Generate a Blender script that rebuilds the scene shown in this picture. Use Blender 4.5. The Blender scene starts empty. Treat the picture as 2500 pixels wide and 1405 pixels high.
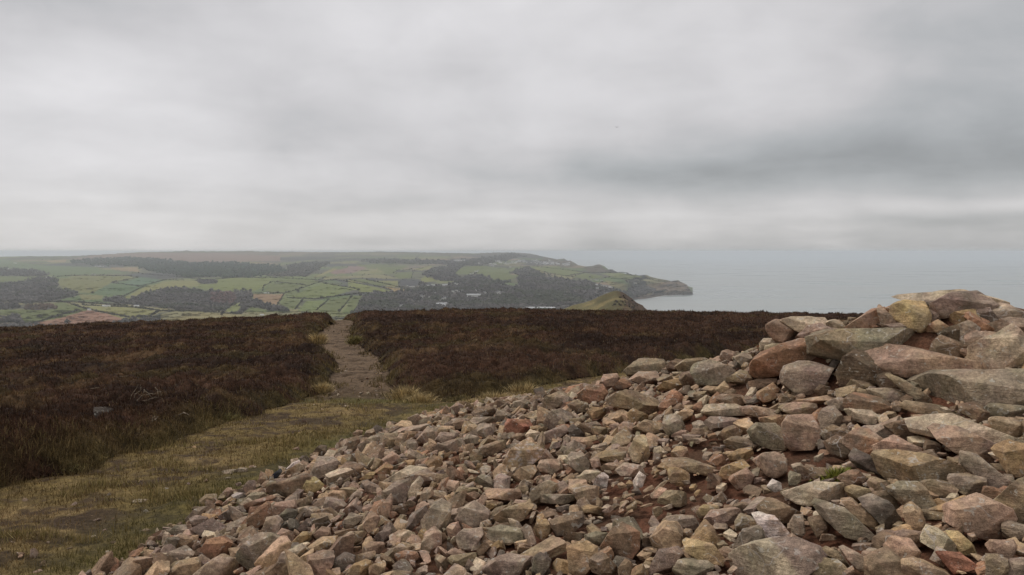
import bpy, bmesh, math, numpy as np
from mathutils import Vector, Matrix
R = math.radians
SC = bpy.context.scene
COLL = SC.collection
# ---------------------------------------------------------------- camera
F = 1962.0; CX, CY, Y0 = 1250.0, 702.5, 614.0
PITCH = math.atan((CY - Y0) / F)
cam = bpy.data.cameras.new('camera'); camo = bpy.data.objects.new('camera', cam); COLL.objects.link(camo)
cam.sensor_width = 36; cam.sensor_fit = 'HORIZONTAL'; cam.lens = 36 * F / 2500
cam.clip_start = 0.05; cam.clip_end = 300000
camo.location = (0, 0, 0); camo.rotation_euler = (R(90) - PITCH, 0, 0)
SC.camera = camo
# ---------------------------------------------------------------- world
SUN_EL, SUN_AZ = 56.0, -65.0          # azimuth measured from the view direction (+Y), negative = left
w = bpy.data.worlds.new('World'); SC.world = w; w.use_nodes = True
nt = w.node_tree; nt.nodes.clear()
def N(t, ty, **k):
    n = t.nodes.new(ty)
    for a, b in k.items(): setattr(n, a, b)
    return n
def inp(t, n, i, v):
    if isinstance(v, bpy.types.NodeSocket): t.links.new(v, n.inputs[i])
    else: n.inputs[i].default_value = v
def M(t, op, a, b=None, c=None):
    n = N(t, 'ShaderNodeMath', operation=op)
    for i, v in enumerate((a, b, c)):
        if v is not None: inp(t, n, i, v)
    return n.outputs[0]
def mixc(t, f, a, b, mode='MIX'):
    n = N(t, 'ShaderNodeMix', data_type='RGBA', blend_type=mode)
    inp(t, n, 0, f); inp(t, n, 6, a if isinstance(a, bpy.types.NodeSocket) else (*a, 1)[:4]); inp(t, n, 7, b if isinstance(b, bpy.types.NodeSocket) else (*b, 1)[:4])
    return n.outputs[2]
def noise(t, vec, scale, detail=4, rough=.5, dist=0.0, out=0):
    n = N(t, 'ShaderNodeTexNoise'); inp(t, n, 'Vector', vec)
    n.inputs['Scale'].default_value = scale; n.inputs['Detail'].default_value = detail
    n.inputs['Roughness'].default_value = rough; n.inputs['Distortion'].default_value = dist
    return n.outputs[out]
def ramp(t, v, lo, hi, a=0.0, b=1.0, smooth=True):
    n = N(t, 'ShaderNodeMapRange', interpolation_type='SMOOTHSTEP' if smooth else 'LINEAR')
    inp(t, n, 0, v)
    for i, x in enumerate((lo, hi, a, b)): n.inputs[i + 1].default_value = x
    return n.outputs[0]
tc = N(nt, 'ShaderNodeTexCoord'); sep = N(nt, 'ShaderNodeSeparateXYZ'); nt.links.new(tc.outputs['Generated'], sep.inputs[0])
X, Y, Z = sep.outputs
az = M(nt, 'ARCTAN2', X, Y); el = M(nt, 'ARCSINE', Z)
zc = M(nt, 'ADD', M(nt, 'MAXIMUM', Z, 0.0), 0.15)
pv = N(nt, 'ShaderNodeCombineXYZ'); inp(nt, pv, 0, M(nt, 'DIVIDE', X, zc)); inp(nt, pv, 1, M(nt, 'DIVIDE', Y, zc)); inp(nt, pv, 2, 0.0)
n1 = noise(nt, pv.outputs[0], 0.75, 4, .45, .5); n2 = noise(nt, pv.outputs[0], 2.4, 6, .52, .5)
wc = noise(nt, tc.outputs['Generated'], 5.0, 4, .5, 0, out=1); ws = N(nt, 'ShaderNodeSeparateXYZ'); nt.links.new(wc, ws.inputs[0])
az = M(nt, 'ADD', az, M(nt, 'MULTIPLY', M(nt, 'SUBTRACT', ws.outputs[0], .5), .25)); elw = M(nt, 'ADD', el, M(nt, 'MULTIPLY', M(nt, 'SUBTRACT', ws.outputs[1], .5), M(nt, 'MULTIPLY', M(nt, 'ADD', el, .0), .4)))
var = M(nt, 'ADD', M(nt, 'MULTIPLY', M(nt, 'SUBTRACT', n1, .5), 0.24), M(nt, 'MULTIPLY', M(nt, 'SUBTRACT', n2, .5), 0.10))
n3 = noise(nt, tc.outputs['Generated'], 4.5, 5, .5, .3); mpp_ = N(nt, 'ShaderNodeMapping'); nt.links.new(tc.outputs['Generated'], mpp_.inputs[0]); mpp_.inputs['Scale'].default_value = (1, 1, 2.4)
n4 = noise(nt, mpp_.outputs[0], 9.0, 6, .55, .4)
var = M(nt, 'ADD', var, M(nt, 'ADD', M(nt, 'MULTIPLY', M(nt, 'SUBTRACT', n3, .5), .22), M(nt, 'MULTIPLY', M(nt, 'SUBTRACT', n4, .5), .15)))
# broad light and dark bands of the cloud deck: (px, py, half width, half height, amount)
SKYB = [(2150, 425, 620, 95, -.19), (1500, 420, 380, 60, -.12), (2560, 300, 480, 210, -.15), (2420, 60, 380, 120, -.10), (1000, 505, 420, 22, -.06), (60, 70, 380, 70, -.10), (640, 250, 260, 60, -.05),
        (100, 260, 330, 60, .10), (1760, 240, 320, 80, .05), (2450, 512, 260, 14, .10), (1750, 528, 500, 14, .05), (1080, 60, 380, 110, .05), (740, 340, 160, 45, -.07), (1080, 210, 160, 60, -.06), (1050, 290, 200, 30, .03),
        (500, 470, 600, 18, -.02), (350, 520, 350, 14, -.05), (2350, 545, 300, 10, -.05), (500, 590, 900, 22, -.02), (2150, 640, 820, 78, -.19), (1400, 625, 380, 44, -.08), (1850, 370, 700, 120, -.05), (450, 400, 300, 40, .03)]
acc = var
for px, py, sx, sy, am in SKYB:
    a0 = math.atan((px - CX) / F); e0 = math.atan((Y0 - py) / F)
    q = M(nt, 'ADD', M(nt, 'POWER', M(nt, 'ABSOLUTE', M(nt, 'DIVIDE', M(nt, 'SUBTRACT', az, a0), sx / F)), 2.0),
          M(nt, 'POWER', M(nt, 'ABSOLUTE', M(nt, 'DIVIDE', M(nt, 'SUBTRACT', elw, e0), sy / F)), 2.0))
    acc = M(nt, 'ADD', acc, M(nt, 'MULTIPLY', M(nt, 'EXPONENT', M(nt, 'MULTIPLY', q, -1.0)), am))
base = M(nt, 'MAXIMUM', M(nt, 'ADD', acc, 0.675), .2)
base = M(nt, 'ADD', base, ramp(nt, el, R(22), R(60), 0, .10))
cool = ramp(nt, base, .42, .62)
ccol = mixc(nt, cool, (.955, .98, 1.005), (1.005, .985, 1.0))
warm = ramp(nt, el, R(0), R(6), 1, 0)
ccol = mixc(nt, M(nt, 'MULTIPLY', warm, .6), ccol, (1.0, .985, .975))
cl = mixc(nt, 1.0, ccol, (0, 0, 0), 'MULTIPLY')
vm = N(nt, 'ShaderNodeVectorMath', operation='SCALE'); nt.links.new(ccol, vm.inputs[0]); nt.links.new(M(nt, 'MULTIPLY', base, 10.0), vm.inputs[3])
sky = N(nt, 'ShaderNodeTexSky', sky_type='NISHITA'); sky.sun_disc = False
sky.sun_elevation = R(SUN_EL); sky.sun_rotation = R(SUN_AZ); sky.altitude = 318
mx = mixc(nt, .95, sky.outputs[0], vm.outputs[0])
bg = N(nt, 'ShaderNodeBackground'); nt.links.new(mx, bg.inputs[0]); bg.inputs[1].default_value = 0.1
wo = N(nt, 'ShaderNodeOutputWorld'); nt.links.new(bg.outputs[0], wo.inputs[0])
# ---------------------------------------------------------------- sun
sl = bpy.data.lights.new('sun', 'SUN'); sl.energy = 1.5; sl.angle = R(20); sl.color = (1, .96, .90)
so = bpy.data.objects.new('sun', sl); COLL.objects.link(so)
a, e = R(SUN_AZ), R(SUN_EL)
so.rotation_euler = Vector((math.sin(a) * math.cos(e), math.cos(a) * math.cos(e), math.sin(e))).to_track_quat('Z', 'Y').to_euler()
# ---------------------------------------------------------------- exposure / render
SC.view_settings.view_transform = 'Standard'; SC.view_settings.look = 'None'
SC.view_settings.exposure = 0.0; SC.view_settings.gamma = 1.0
SC.render.engine = 'CYCLES'
SC.cycles.max_bounces = 12; SC.cycles.diffuse_bounces = 3; SC.cycles.glossy_bounces = 2; SC.cycles.volume_bounces = 10
SC.cycles.use_denoising = True; SC.cycles.denoising_prefilter = 'ACCURATE'

# ================================================================ helpers
rng = np.random.default_rng(7)
def s2l(c):
    c = np.asarray(c, float) / 255.0
    return np.where(c <= .04045, c / 12.92, ((c + .055) / 1.055) ** 2.4)
def link(o): COLL.objects.link(o); return o
def mesh_np(name, V, Fc, mat=None, col=None, smooth=True, parent=None, loc=None):
    me = bpy.data.meshes.new(name); V = np.ascontiguousarray(V, np.float32); Fc = np.ascontiguousarray(Fc, np.int32)
    k = Fc.shape[1]; nf = len(Fc)
    me.vertices.add(len(V)); me.vertices.foreach_set('co', V.ravel())
    me.loops.add(nf * k); me.loops.foreach_set('vertex_index', Fc.ravel())
    me.polygons.add(nf); me.polygons.foreach_set('loop_start', np.arange(0, nf * k, k, dtype=np.int32))
    me.polygons.foreach_set('loop_total', np.full(nf, k, np.int32))
    me.polygons.foreach_set('use_smooth', np.full(nf, bool(smooth)))
    me.update(calc_edges=True)
    if col is not None:
        c = np.ones((len(V), 4), np.float32); c[:, :3] = col
        at = me.color_attributes.new('Col', 'FLOAT_COLOR', 'POINT'); at.data.foreach_set('color', c.ravel())
    if mat: me.materials.append(mat)
    o = bpy.data.objects.new(name, me); COLL.objects.link(o)
    if loc is not None: o.location = loc
    if parent: o.parent = parent
    return o
def tag(o, label=None, cat=None, group=None, kind=None):
    if label: o['label'] = label
    if cat: o['category'] = cat
    if group: o['group'] = group
    if kind: o['kind'] = kind
    return o
def hash3(ix, iy, iz, seed):
    h = (ix.astype(np.int64) * 374761393 + iy.astype(np.int64) * 668265263 + iz.astype(np.int64) * 2147483647 + seed * 974634777) & 0xffffffff
    h = ((h ^ (h >> 13)) * 1274126177) & 0xffffffff
    h = ((h ^ (h >> 16)) * 2246822519) & 0xffffffff
    return ((h ^ (h >> 15)) & 0xffffff) / float(0xffffff)
def vnoise(P, seed=0):
    P = np.asarray(P, float)
    if P.shape[1] == 2: P = np.c_[P, np.zeros(len(P))]
    I = np.floor(P); f = P - I; I = I.astype(np.int64); f = f * f * f * (f * (f * 6 - 15) + 10)
    r = 0
    for dx in (0, 1):
        for dy in (0, 1):
            for dz in (0, 1):
                wgt = (f[:, 0] if dx else 1 - f[:, 0]) * (f[:, 1] if dy else 1 - f[:, 1]) * (f[:, 2] if dz else 1 - f[:, 2])
                r = r + wgt * hash3(I[:, 0] + dx, I[:, 1] + dy, I[:, 2] + dz, seed)
    return r * 2 - 1
def fbm(P, octv=4, seed=0, gain=.5):
    P = np.asarray(P, float); a = 1.0; s = 0; t = 0
    for i in range(octv): s = s + a * vnoise(P * 2.03 ** i + 17.3 * i, seed + i); t += a; a *= gain
    return s / t
def sst(a, b, x):
    t = np.clip((x - a) / (b - a), 0, 1); return t * t * (3 - 2 * t)
cp, sp_ = math.cos(PITCH), math.sin(PITCH)
def ray(px, py):
    """direction through a photo pixel with y component 1"""
    a = (np.asarray(px, float) - CX) / F; b = (CY - np.asarray(py, float)) / F
    y = cp + b * sp_; z = -sp_ + b * cp
    return a / y, z / y                      # x/y, z/y
def proj(x, y, z):
    q = y * cp - z * sp_; v = y * sp_ + z * cp
    return CX + F * x / q, CY - F * v / q
def pip(px, py, poly):
    poly = np.asarray(poly, float); ins = np.zeros(np.shape(px), bool); j = len(poly) - 1
    for i in range(len(poly)):
        xi, yi = poly[i]; xj, yj = poly[j]
        c = ((yi > py) != (yj > py)) & (px < (xj - xi) * (py - yi) / ((yj - yi) if yj != yi else 1e-9) + xi)
        ins ^= c; j = i
    return ins
def ico(n):
    bm = bmesh.new(); bmesh.ops.create_icosphere(bm, subdivisions=n, radius=1)
    V = np.array([v.co[:] for v in bm.verts]); T = np.array([[v.index for v in f.verts] for f in bm.faces]); bm.free()
    return V / np.linalg.norm(V, axis=1)[:, None], T
ICO = {n: ico(n) for n in (1, 2, 3, 4, 5)}

# ---------------------------------------------------------------- materials
def newmat(name, rough=.9, spec=.2):
    m = bpy.data.materials.new(name); m.use_nodes = True; t = m.node_tree
    b = t.nodes['Principled BSDF']; b.inputs['Roughness'].default_value = rough; b.inputs['Specular IOR Level'].default_value = spec
    return m, t, b
def attr(t): return N(t, 'ShaderNodeAttribute', attribute_name='Col').outputs[0]
def bump(t, b, h, dist, strength=1.0):
    n = N(t, 'ShaderNodeBump'); inp(t, n, 'Height', h); n.inputs['Distance'].default_value = dist; n.inputs['Strength'].default_value = strength
    t.links.new(n.outputs[0], b.inputs['Normal']); return n
def scalec(t, c, s):
    v = N(t, 'ShaderNodeVectorMath', operation='SCALE'); t.links.new(c, v.inputs[0]); inp(t, v, 3, s); return v.outputs[0]

# rock: weathered sandstone, mottled, with lichen freckles and thin quartz veins
m_rock, t, b = newmat('weathered_rock', .88, .25)
tcn = N(t, 'ShaderNodeTexCoord'); oi = N(t, 'ShaderNodeObjectInfo')
va = N(t, 'ShaderNodeVectorMath', operation='ADD'); t.links.new(tcn.outputs['Object'], va.inputs[0])
cb = N(t, 'ShaderNodeCombineXYZ')
for i, k in enumerate((37.0, 91.0, 13.0)): inp(t, cb, i, M(t, 'MULTIPLY', oi.outputs['Random'], k))
t.links.new(cb.outputs[0], va.inputs[1]); P = va.outputs[0]
big = noise(t, P, 9, 6, .62, .4); fine = noise(t, P, 55, 5, .65); grit = noise(t, P, 260, 2, .6)
st = N(t, 'ShaderNodeMapping'); t.links.new(P, st.inputs[0]); inp(t, st, 'Rotation', scalec(t, cb.outputs[0], .4)); st.inputs['Scale'].default_value = (3, 3, 22)
strat = noise(t, st.outputs[0], 2.2, 5, .6, .6)
f1 = ramp(t, big, .28, .72, .66, 1.3); f2 = ramp(t, fine, .25, .75, .64, 1.32); f3 = ramp(t, grit, .25, .75, .72, 1.28)
f4 = ramp(t, strat, .3, .7, .88, 1.10)
c = scalec(t, attr(t), M(t, 'MULTIPLY', M(t, 'MULTIPLY', f1, f2), M(t, 'MULTIPLY', f3, f4)))
tint = noise(t, P, 6, 3, .5, 1.0, out=1)
c = mixc(t, .10, c, mixc(t, 1.0, c, scalec(t, tint, 2.0), 'MULTIPLY'))
alg = ramp(t, noise(t, P, 5, 5, .6), .52, .70)                    # grey-green algae film
c = mixc(t, M(t, 'MULTIPLY', alg, .38), c, (.125, .108, .072))
lich = ramp(t, noise(t, P, 30, 4, .6, .8), .61, .66)              # pale lichen spots
c = mixc(t, M(t, 'MULTIPLY', lich, .5), c, (.52, .49, .42))
vn = N(t, 'ShaderNodeTexVoronoi', feature='DISTANCE_TO_EDGE'); vd = N(t, 'ShaderNodeVectorMath', operation='ADD')
t.links.new(P, vd.inputs[0]); t.links.new(scalec(t, noise(t, P, 8, 3, .6, out=1), .14), vd.inputs[1]); t.links.new(vd.outputs[0], vn.inputs['Vector']); vn.inputs['Scale'].default_value = 5
vein = M(t, 'MULTIPLY', ramp(t, vn.outputs['Distance'], .006, .016, 1, 0), ramp(t, noise(t, P, 3.2, 2), .55, .62))
c = mixc(t, M(t, 'MULTIPLY', vein, .55), c, (.5, .45, .40))
t.links.new(c, b.inputs['Base Color'])
hh = M(t, 'ADD', M(t, 'ADD', M(t, 'MULTIPLY', big, .5), M(t, 'MULTIPLY', fine, .28)), M(t, 'ADD', M(t, 'MULTIPLY', grit, .10), M(t, 'MULTIPLY', strat, .30)))
bump(t, b, hh, .028, 1.0)

# soil between the stones
m_soil, t, b = newmat('red_soil', .95, .1)
tcn = N(t, 'ShaderNodeTexCoord'); P = tcn.outputs['Object']
g = noise(t, P, 3, 6, .6); g2 = noise(t, P, 60, 5, .7)
c = mixc(t, ramp(t, g, .35, .65), (.185, .080, .048), (.13, .074, .046))
c = scalec(t, c, ramp(t, g2, .25, .75, .5, 1.35))
c = mixc(t, ramp(t, noise(t, P, 110, 2, .5), .70, .74, 0, .6), c, (.30, .22, .18))
t.links.new(c, b.inputs['Base Color']); bump(t, b, M(t, 'ADD', g2, M(t, 'MULTIPLY', noise(t, P, 200, 3, .6), .4)), .018)

def attr_mat(name, rough, nscale, amt, bdist=0.0, spec=.12):
    m, t, b = newmat(name, rough, spec); tcn = N(t, 'ShaderNodeTexCoord'); P = tcn.outputs['Object']
    g = noise(t, P, nscale, 6, .68); g2 = noise(t, P, nscale * 7.3, 3, .6)
    c = scalec(t, attr(t), M(t, 'MULTIPLY', ramp(t, g, .25, .75, 1 - amt, 1 + amt), ramp(t, g2, .25, .75, 1 - amt * .7, 1 + amt * .7)))
    t.links.new(c, b.inputs['Base Color'])
    if bdist: bump(t, b, M(t, 'ADD', g, M(t, 'MULTIPLY', g2, .35)), bdist)
    return m
m_ground = attr_mat('turf_and_soil', .95, 22, .45, .03)
m_path = attr_mat('trodden_earth', .95, 14, .32, .03)
m_heath = attr_mat('heather_canopy', .95, 9, .5, .06)
m_land = attr_mat('far_fields', 1.0, .012, .13)
m_tree = attr_mat('bare_tree_crowns', 1.0, .25, .35)
m_hill = attr_mat('hill_grass', 1.0, .035, .22, 1.2)
def blade_mat(name):
    m, t, b = newmat(name, .8, .15); t.links.new(attr(t), b.inputs['Base Color']); return m
m_blade = blade_mat('grass_blades'); m_sprig = blade_mat('heather_sprigs')
def flat_mat(name, c, rough=.8, nscale=3., amt=.2):
    m, t, b = newmat(name, rough); tcn = N(t, 'ShaderNodeTexCoord')
    rgb = N(t, 'ShaderNodeRGB'); rgb.outputs[0].default_value = (*c, 1)
    t.links.new(scalec(t, rgb.outputs[0], ramp(t, noise(t, tcn.outputs['Object'], nscale, 5, .6), .25, .75, 1 - amt, 1 + amt)), b.inputs['Base Color']); return m
# ================================================================ near ground
GT = np.array([(-400, 6), (-60, 0), (-10, -1.4), (0, -1.6), (4, -1.70), (8, -2.0), (13, -2.42), (18, -2.72), (28, -3.12), (38, -3.45), (50, -4.2), (60, -5.1), (80, -8.2), (120, -16),
               (200, -34), (400, -75), (800, -140), (1500, -225), (2500, -330), (4000, -420)], float)
GT[:, 1] += .0051 * np.clip(GT[:, 0], 0, 60)
def gz(x, y):
    x = np.asarray(x, float); y = np.asarray(y, float)
    def T(q): return np.interp(q, GT[:, 0], GT[:, 1])
    s = np.maximum(.6, np.abs(y) * .07)
    z = (T(y) * 2 + T(y - s) + T(y + s) + T(y - s / 2) + T(y + s / 2)) / 6
    fx = np.clip(np.abs(y) / 10, .3, 1)
    k = np.minimum(1, 200 / np.maximum(np.abs(x), 1))
    z = z - .04 * np.logaddexp(0, (-x - 3) / 1.5) * 1.5 * fx * k - .016 * np.logaddexp(0, (x - 2) / 1.5) * 1.5 * fx * k
    return z
def soiln(P): return .34 * fbm(P / np.array([1.0, .5]), 3, 12) + .55 * fbm(P / np.array([.26, .18]), 3, 18) + .30 * fbm(P / .075, 2, 28)
def gdetail(x, y):
    P = np.c_[x, y]
    return .06 * fbm(P / 1.7, 3, 5) + .055 * np.maximum(fbm(P / .45, 3, 9), -.15)

# heather / turf / path masks, kept on a world grid
GPOLY = [(-2500, 2400), (-900, 1560), (-300, 1300), (0, 1196), (92, 1170), (248, 1134), (321, 1100), (441, 1079), (505, 1045), (634, 1010), (735, 976), (785, 953), (802, 937),
         (824, 888), (803, 865), (767, 843), (776, 820), (808, 787), (824, 776), (832, 740), (862, 740), (872, 781), (852, 808), (863, 833), (900, 860), (938, 898), (948, 942), (968, 960),
         (1036, 978), (1100, 988), (1164, 981), (1244, 960), (1340, 945), (1500, 915), (1700, 880), (1900, 850), (2100, 830), (2600, 800), (3600, 790), (4800, 2400)]
gx0, gx1, gy0, gy1, gs = -60., 60., .5, 85., .08
gxx, gyy = np.meshgrid(np.arange(gx0, gx1, gs), np.arange(gy0, gy1, gs)); sh = gxx.shape
wx = gxx.ravel(); wy = gyy.ravel()
jx = .13 * fbm(np.c_[wx, wy] / .5, 3, 31) + .05 * vnoise(np.c_[wx, wy] / .12, 33); jy = .18 * fbm(np.c_[wx, wy] / .6, 3, 32)
ppx, ppy = proj(wx + jx, wy + jy, gz(wx, wy))
grassy = pip(ppx, ppy, GPOLY)
far_ = wy > 38.5
grassy = np.where(far_, np.abs(wx + jx - (-7.9 - (wy - 38.5) * .25)) < .55, grassy)
def blur(A, n, it=3):
    for _ in range(it):
        for ax in (0, 1):
            c = np.cumsum(np.pad(A, [(n + 1, n) if i == ax else (0, 0) for i in (0, 1)], mode='edge'), axis=ax)
            L = A.shape[ax]
            hi = np.take(c, np.arange(2 * n + 1, 2 * n + 1 + L), axis=ax); lo = np.take(c, np.arange(0, L), axis=ax)
            A = (hi - lo) / (2 * n + 1)
    return A
HM = blur(1.0 - grassy.reshape(sh).astype(float), 2, 2)
HMw = blur(1.0 - grassy.reshape(sh).astype(float), 5, 2)
PM = (grassy & (ppy < 972 + 34 * fbm(np.c_[wx, wy] / .35, 3, 35)) & (ppx < 978)) | (grassy & far_)
PM = blur(PM.reshape(sh).astype(float), 2, 2)
def samp(A, x, y, out=1.0):
    u = (np.asarray(x) - gx0) / gs; v = (np.asarray(y) - gy0) / gs
    ok = (u >= 0) & (v >= 0) & (u < A.shape[1] - 1) & (v < A.shape[0] - 1)
    u = np.clip(u, 0, A.shape[1] - 1.001); v = np.clip(v, 0, A.shape[0] - 1.001); i = u.astype(int); j = v.astype(int); fu = u - i; fv = v - j
    r = A[j, i] * (1 - fu) * (1 - fv) + A[j, i + 1] * fu * (1 - fv) + A[j + 1, i] * (1 - fu) * fv + A[j + 1, i + 1] * fu * fv
    return np.where(ok, r, out)
def heatherM(x, y):
    m = samp(HM, x, y, 1.0); return np.where(np.asarray(y) < .6, sst(4, 6, -np.asarray(x)), m)
def canopy(x, y):
    """height of the heather above the ground"""
    P = np.c_[x, y]; m = sst(.25, 1., samp(HM, x, y, 1.)) * (.36 + .58 * sst(.45, .98, samp(HMw, x, y, 1.)))
    m = np.where(np.asarray(y) < .6, sst(4, 6, -np.asarray(x)), m)
    h = .27 + .13 * fbm(P / 1.3, 2, 41) + .22 * np.abs(fbm(P / .5, 2, 43)) ** .8 + .06 * fbm(P / .16, 2, 44) - .04 + .10 * fbm(P / 4.5, 2, 47)
    # heather banks either side of the path brow
    h = h + .10 * np.maximum(vnoise(P / .8, 49), 0) * sst(30, 48, P[:, 1])
    for bx, by, br, ba in ((-9.4, 41, 2.2, .20), (-6.2, 36, 2.6, .16), (-3.2, 40, 5, .10), (-2.1, 12.7, .9, .05)):
        h = h + ba * np.exp(-(((P[:, 0] - bx) / br) ** 2 + ((P[:, 1] - by) / (br * 1.6)) ** 2))
    return np.maximum(h, .06) * m

# ---------------- the stone heap's height over the ground, from points on its surface
HP = [(200, 1405, 4.1), (600, 1405, 3.85), (1000, 1405, 3.65), (1250, 1405, 3.45), (1700, 1405, 3.0), (2100, 1405, 2.7), (2500, 1405, 2.5),
      (800, 1250, 5.0), (1200, 1200, 4.85), (1600, 1200, 4.15), (2000, 1200, 3.55), (2500, 1200, 3.15), (900, 1130, 6.6), (1250, 1080, 6.1), (1300, 1030, 6.9),
      (1600, 1050, 5.3), (1900, 1050, 4.6), (2300, 1050, 4.0), (1400, 975, 7.6), (1620, 950, 6.3), (1900, 950, 5.2), (2200, 960, 4.6), (2500, 1000, 4.1),
      (1350, 950, 8.6), (1600, 895, 7.2), (1850, 862, 6.2), (1950, 800, 5.5), (2060, 880, 5.0), (2300, 850, 4.75), (2450, 890, 4.5), (2200, 745, 5.15), (2350, 728, 4.95), (2500, 755, 4.8)]
BASEPX = [(200, 1410), (350, 1312), (500, 1222), (640, 1167), (750, 1120), (860, 1078), (980, 1030), (1095, 1002)]
def ground_hit(px, py):
    dx, dz = ray(px, py); d = np.linspace(1, 60, 6000); g = gz(dx * d, d) - dz * d; i = np.argmax(g > 0); return dx * d[i], d[i]
cps = []
for px, py, d in HP:
    dx, dz = ray(px, py); x, y, z = dx * d, d, dz * d; cps.append((x, y, z - gz(x, y)))
basew = [ground_hit(*p) for p in BASEPX] + [(.8, 11.3), (3, 10.8), (6, 9.8), (8.5, 7.5), (10, 4), (9, 0), (4, -2.6), (0, -1.5), (-1.7, 1.4)]
cc = np.array([2.6, 4.8])
for x, y in basew:
    cps.append((x, y, 0.0)); v = np.array([x, y]) - cc; q = cc + v * 1.25; cps.append((q[0], q[1], -.25))
cps += [(3.4, 7.2, .75), (4.6, 5.4, 1.35), (5.5, 7.5, .55), (1.8, 8.8, .42), (6.5, 3, .8), (4, .8, .62), (2.2, .6, .5)]
cps = np.array(cps, float)
K = np.linalg.norm(cps[:, None, :2] - cps[None, :, :2], axis=2)
rw = np.linalg.solve(np.block([[K + .0 * np.eye(len(cps)), np.ones((len(cps), 1))], [np.ones((1, len(cps))), np.zeros((1, 1))]]), np.r_[cps[:, 2], 0])
def heap_h(x, y):
    x = np.atleast_1d(np.asarray(x, float)); y = np.atleast_1d(np.asarray(y, float)); r = np.empty(len(x))
    for s in range(0, len(x), 20000):
        D = np.sqrt((x[s:s + 20000, None] - cps[None, :, 0]) ** 2 + (y[s:s + 20000, None] - cps[None, :, 1]) ** 2)
        r[s:s + 20000] = D @ rw[:-1] + rw[-1]
    return r
def surf(x, y): return gz(x, y) + np.maximum(heap_h(x, y), -.02)
hg = {}
hgx = np.arange(-4, 12, .06); hgy = np.arange(-3, 14, .06); A_, B_ = np.meshgrid(hgx, hgy)
HG = heap_h(A_.ravel(), B_.ravel()).reshape(A_.shape)
def heap_fast(x, y):
    u = (np.asarray(x) + 4) / .06; v = (np.asarray(y) + 3) / .06; ok = (u > 0) & (v > 0) & (u < HG.shape[1] - 2) & (v < HG.shape[0] - 2)
    u = np.clip(u, 0, HG.shape[1] - 1.01); v = np.clip(v, 0, HG.shape[0] - 1.01); i = u.astype(int); j = v.astype(int); fu = u - i; fv = v - j
    r = HG[j, i] * (1 - fu) * (1 - fv) + HG[j, i + 1] * fu * (1 - fv) + HG[j + 1, i] * (1 - fu) * fv + HG[j + 1, i + 1] * fu * fv
    return np.where(ok, r, -1.)

# ---------------- ground sheet (polar grid round the camera, out to the valley)
TH = np.r_[np.radians(np.arange(-180, -44, 4.)), np.radians(np.linspace(-42, 42, 760)), np.radians(np.arange(46, 178, 4.))]
RR = np.r_[np.array([.15, .8, 1.5, 2.1]), np.exp(np.linspace(math.log(2.4), math.log(75), 520)), np.exp(np.linspace(math.log(80), math.log(3600), 60))]
def polar(TH, RR, closed=True):
    th, rr = np.meshgrid(TH, RR); x = (rr * np.sin(th)).ravel(); y = (rr * np.cos(th)).ravel(); n = len(TH); m = len(RR)
    j, i = np.meshgrid(np.arange(m - 1), np.arange(n if closed else n - 1), indexing='ij'); i2 = (i + 1) % n
    Fq = np.stack([j * n + i, j * n + i2, (j + 1) * n + i2, (j + 1) * n + i], -1).reshape(-1, 4)
    return x, y, Fq
x, y, Fq = polar(TH, RR)
pm = sst(.25, .75, samp(PM, x, y, 0.)); hm = heatherM(x, y); fade = sst(90, 60, np.hypot(x, y))
z = gz(x, y) + gdetail(x, y) * fade * (1 - .6 * pm) - .05 * pm
P2 = np.c_[x, y]
z += pm * (.05 * fbm(P2 / .16, 3, 77) + .03 * fbm(P2 / .5, 2, 78)) + 6 * fbm(P2 / 160, 3, 3) * sst(90, 300, np.hypot(x, y))
ca = s2l((106, 90, 56)) * 1.25; cb_ = s2l((130, 110, 76)) * 1.25; cs = s2l((72, 58, 44)) * 1.1; cg = s2l((84, 80, 44)) * 1.05
n_a = fbm(P2 / np.array([1.1, .55]), 4, 11); n_b = soiln(P2); n_c = fbm(P2 / 2.2, 3, 13)
def mixv(a, b, f): return a * (1 - f[:, None]) + b * f[:, None]
gc = mixv(np.tile(ca, (len(x), 1)), cb_, sst(-.1, .6, n_a)); gc = mixv(gc, cs, sst(-.20, .22, n_b)); gc = mixv(gc, cg, sst(.1, .5, n_c) * .8)
hh_ = heap_fast(x, y); gc = mixv(gc, cg, sst(-.16, -.02, hh_) * .5)
soilb = sst(.4, 1, samp(blur(PM.copy(), 9, 2), x, y, 0.) * 2.2); pc = s2l((104, 87, 70)) * 1.0
gc = mixv(gc, cs * 1.05, soilb * .8)
gc = mixv(gc, s2l((54, 40, 30)), sst(.3, .8, hm))
gc = mixv(gc, np.tile(s2l((80, 74, 46)) * 1.2, (len(x), 1)), sst(120, 300, np.hypot(x, y)))
pcol = mixv(np.tile(pc, (len(x), 1)), pc * np.array([.50, .48, .46]), sst(-.05, .35, fbm(P2 / np.array([.5, .2]), 4, 15)))
pcol = mixv(pcol, pc * 1.35, sst(.35, .5, vnoise(P2 / .05, 16)) * .5)
pcol = mixv(pcol, gc * .9, sst(925, 975, proj(x, y, z)[1] + 25 * n_b) * (y > 4) * .75)
isp = (pm[Fq].mean(1) > .5)
gc = gc * (1 + .22 * fbm(P2 / .09, 3, 19))[:, None]; pcol = pcol * (1 + .16 * fbm(P2 / .12, 3, 20))[:, None]
V = np.c_[x, y, z]
mesh_np('ground', V, Fq[~isp], m_ground, gc)['kind'] = 'structure'
def submesh(V, C, Fc):
    u, inv = np.unique(Fc, return_inverse=True); return V[u], C[u], inv.reshape(Fc.shape)
Vp, Cp, Fp = submesh(V, pcol, Fq[isp]); mesh_np('path', Vp, Fp, m_path, Cp)['kind'] = 'structure'

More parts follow.
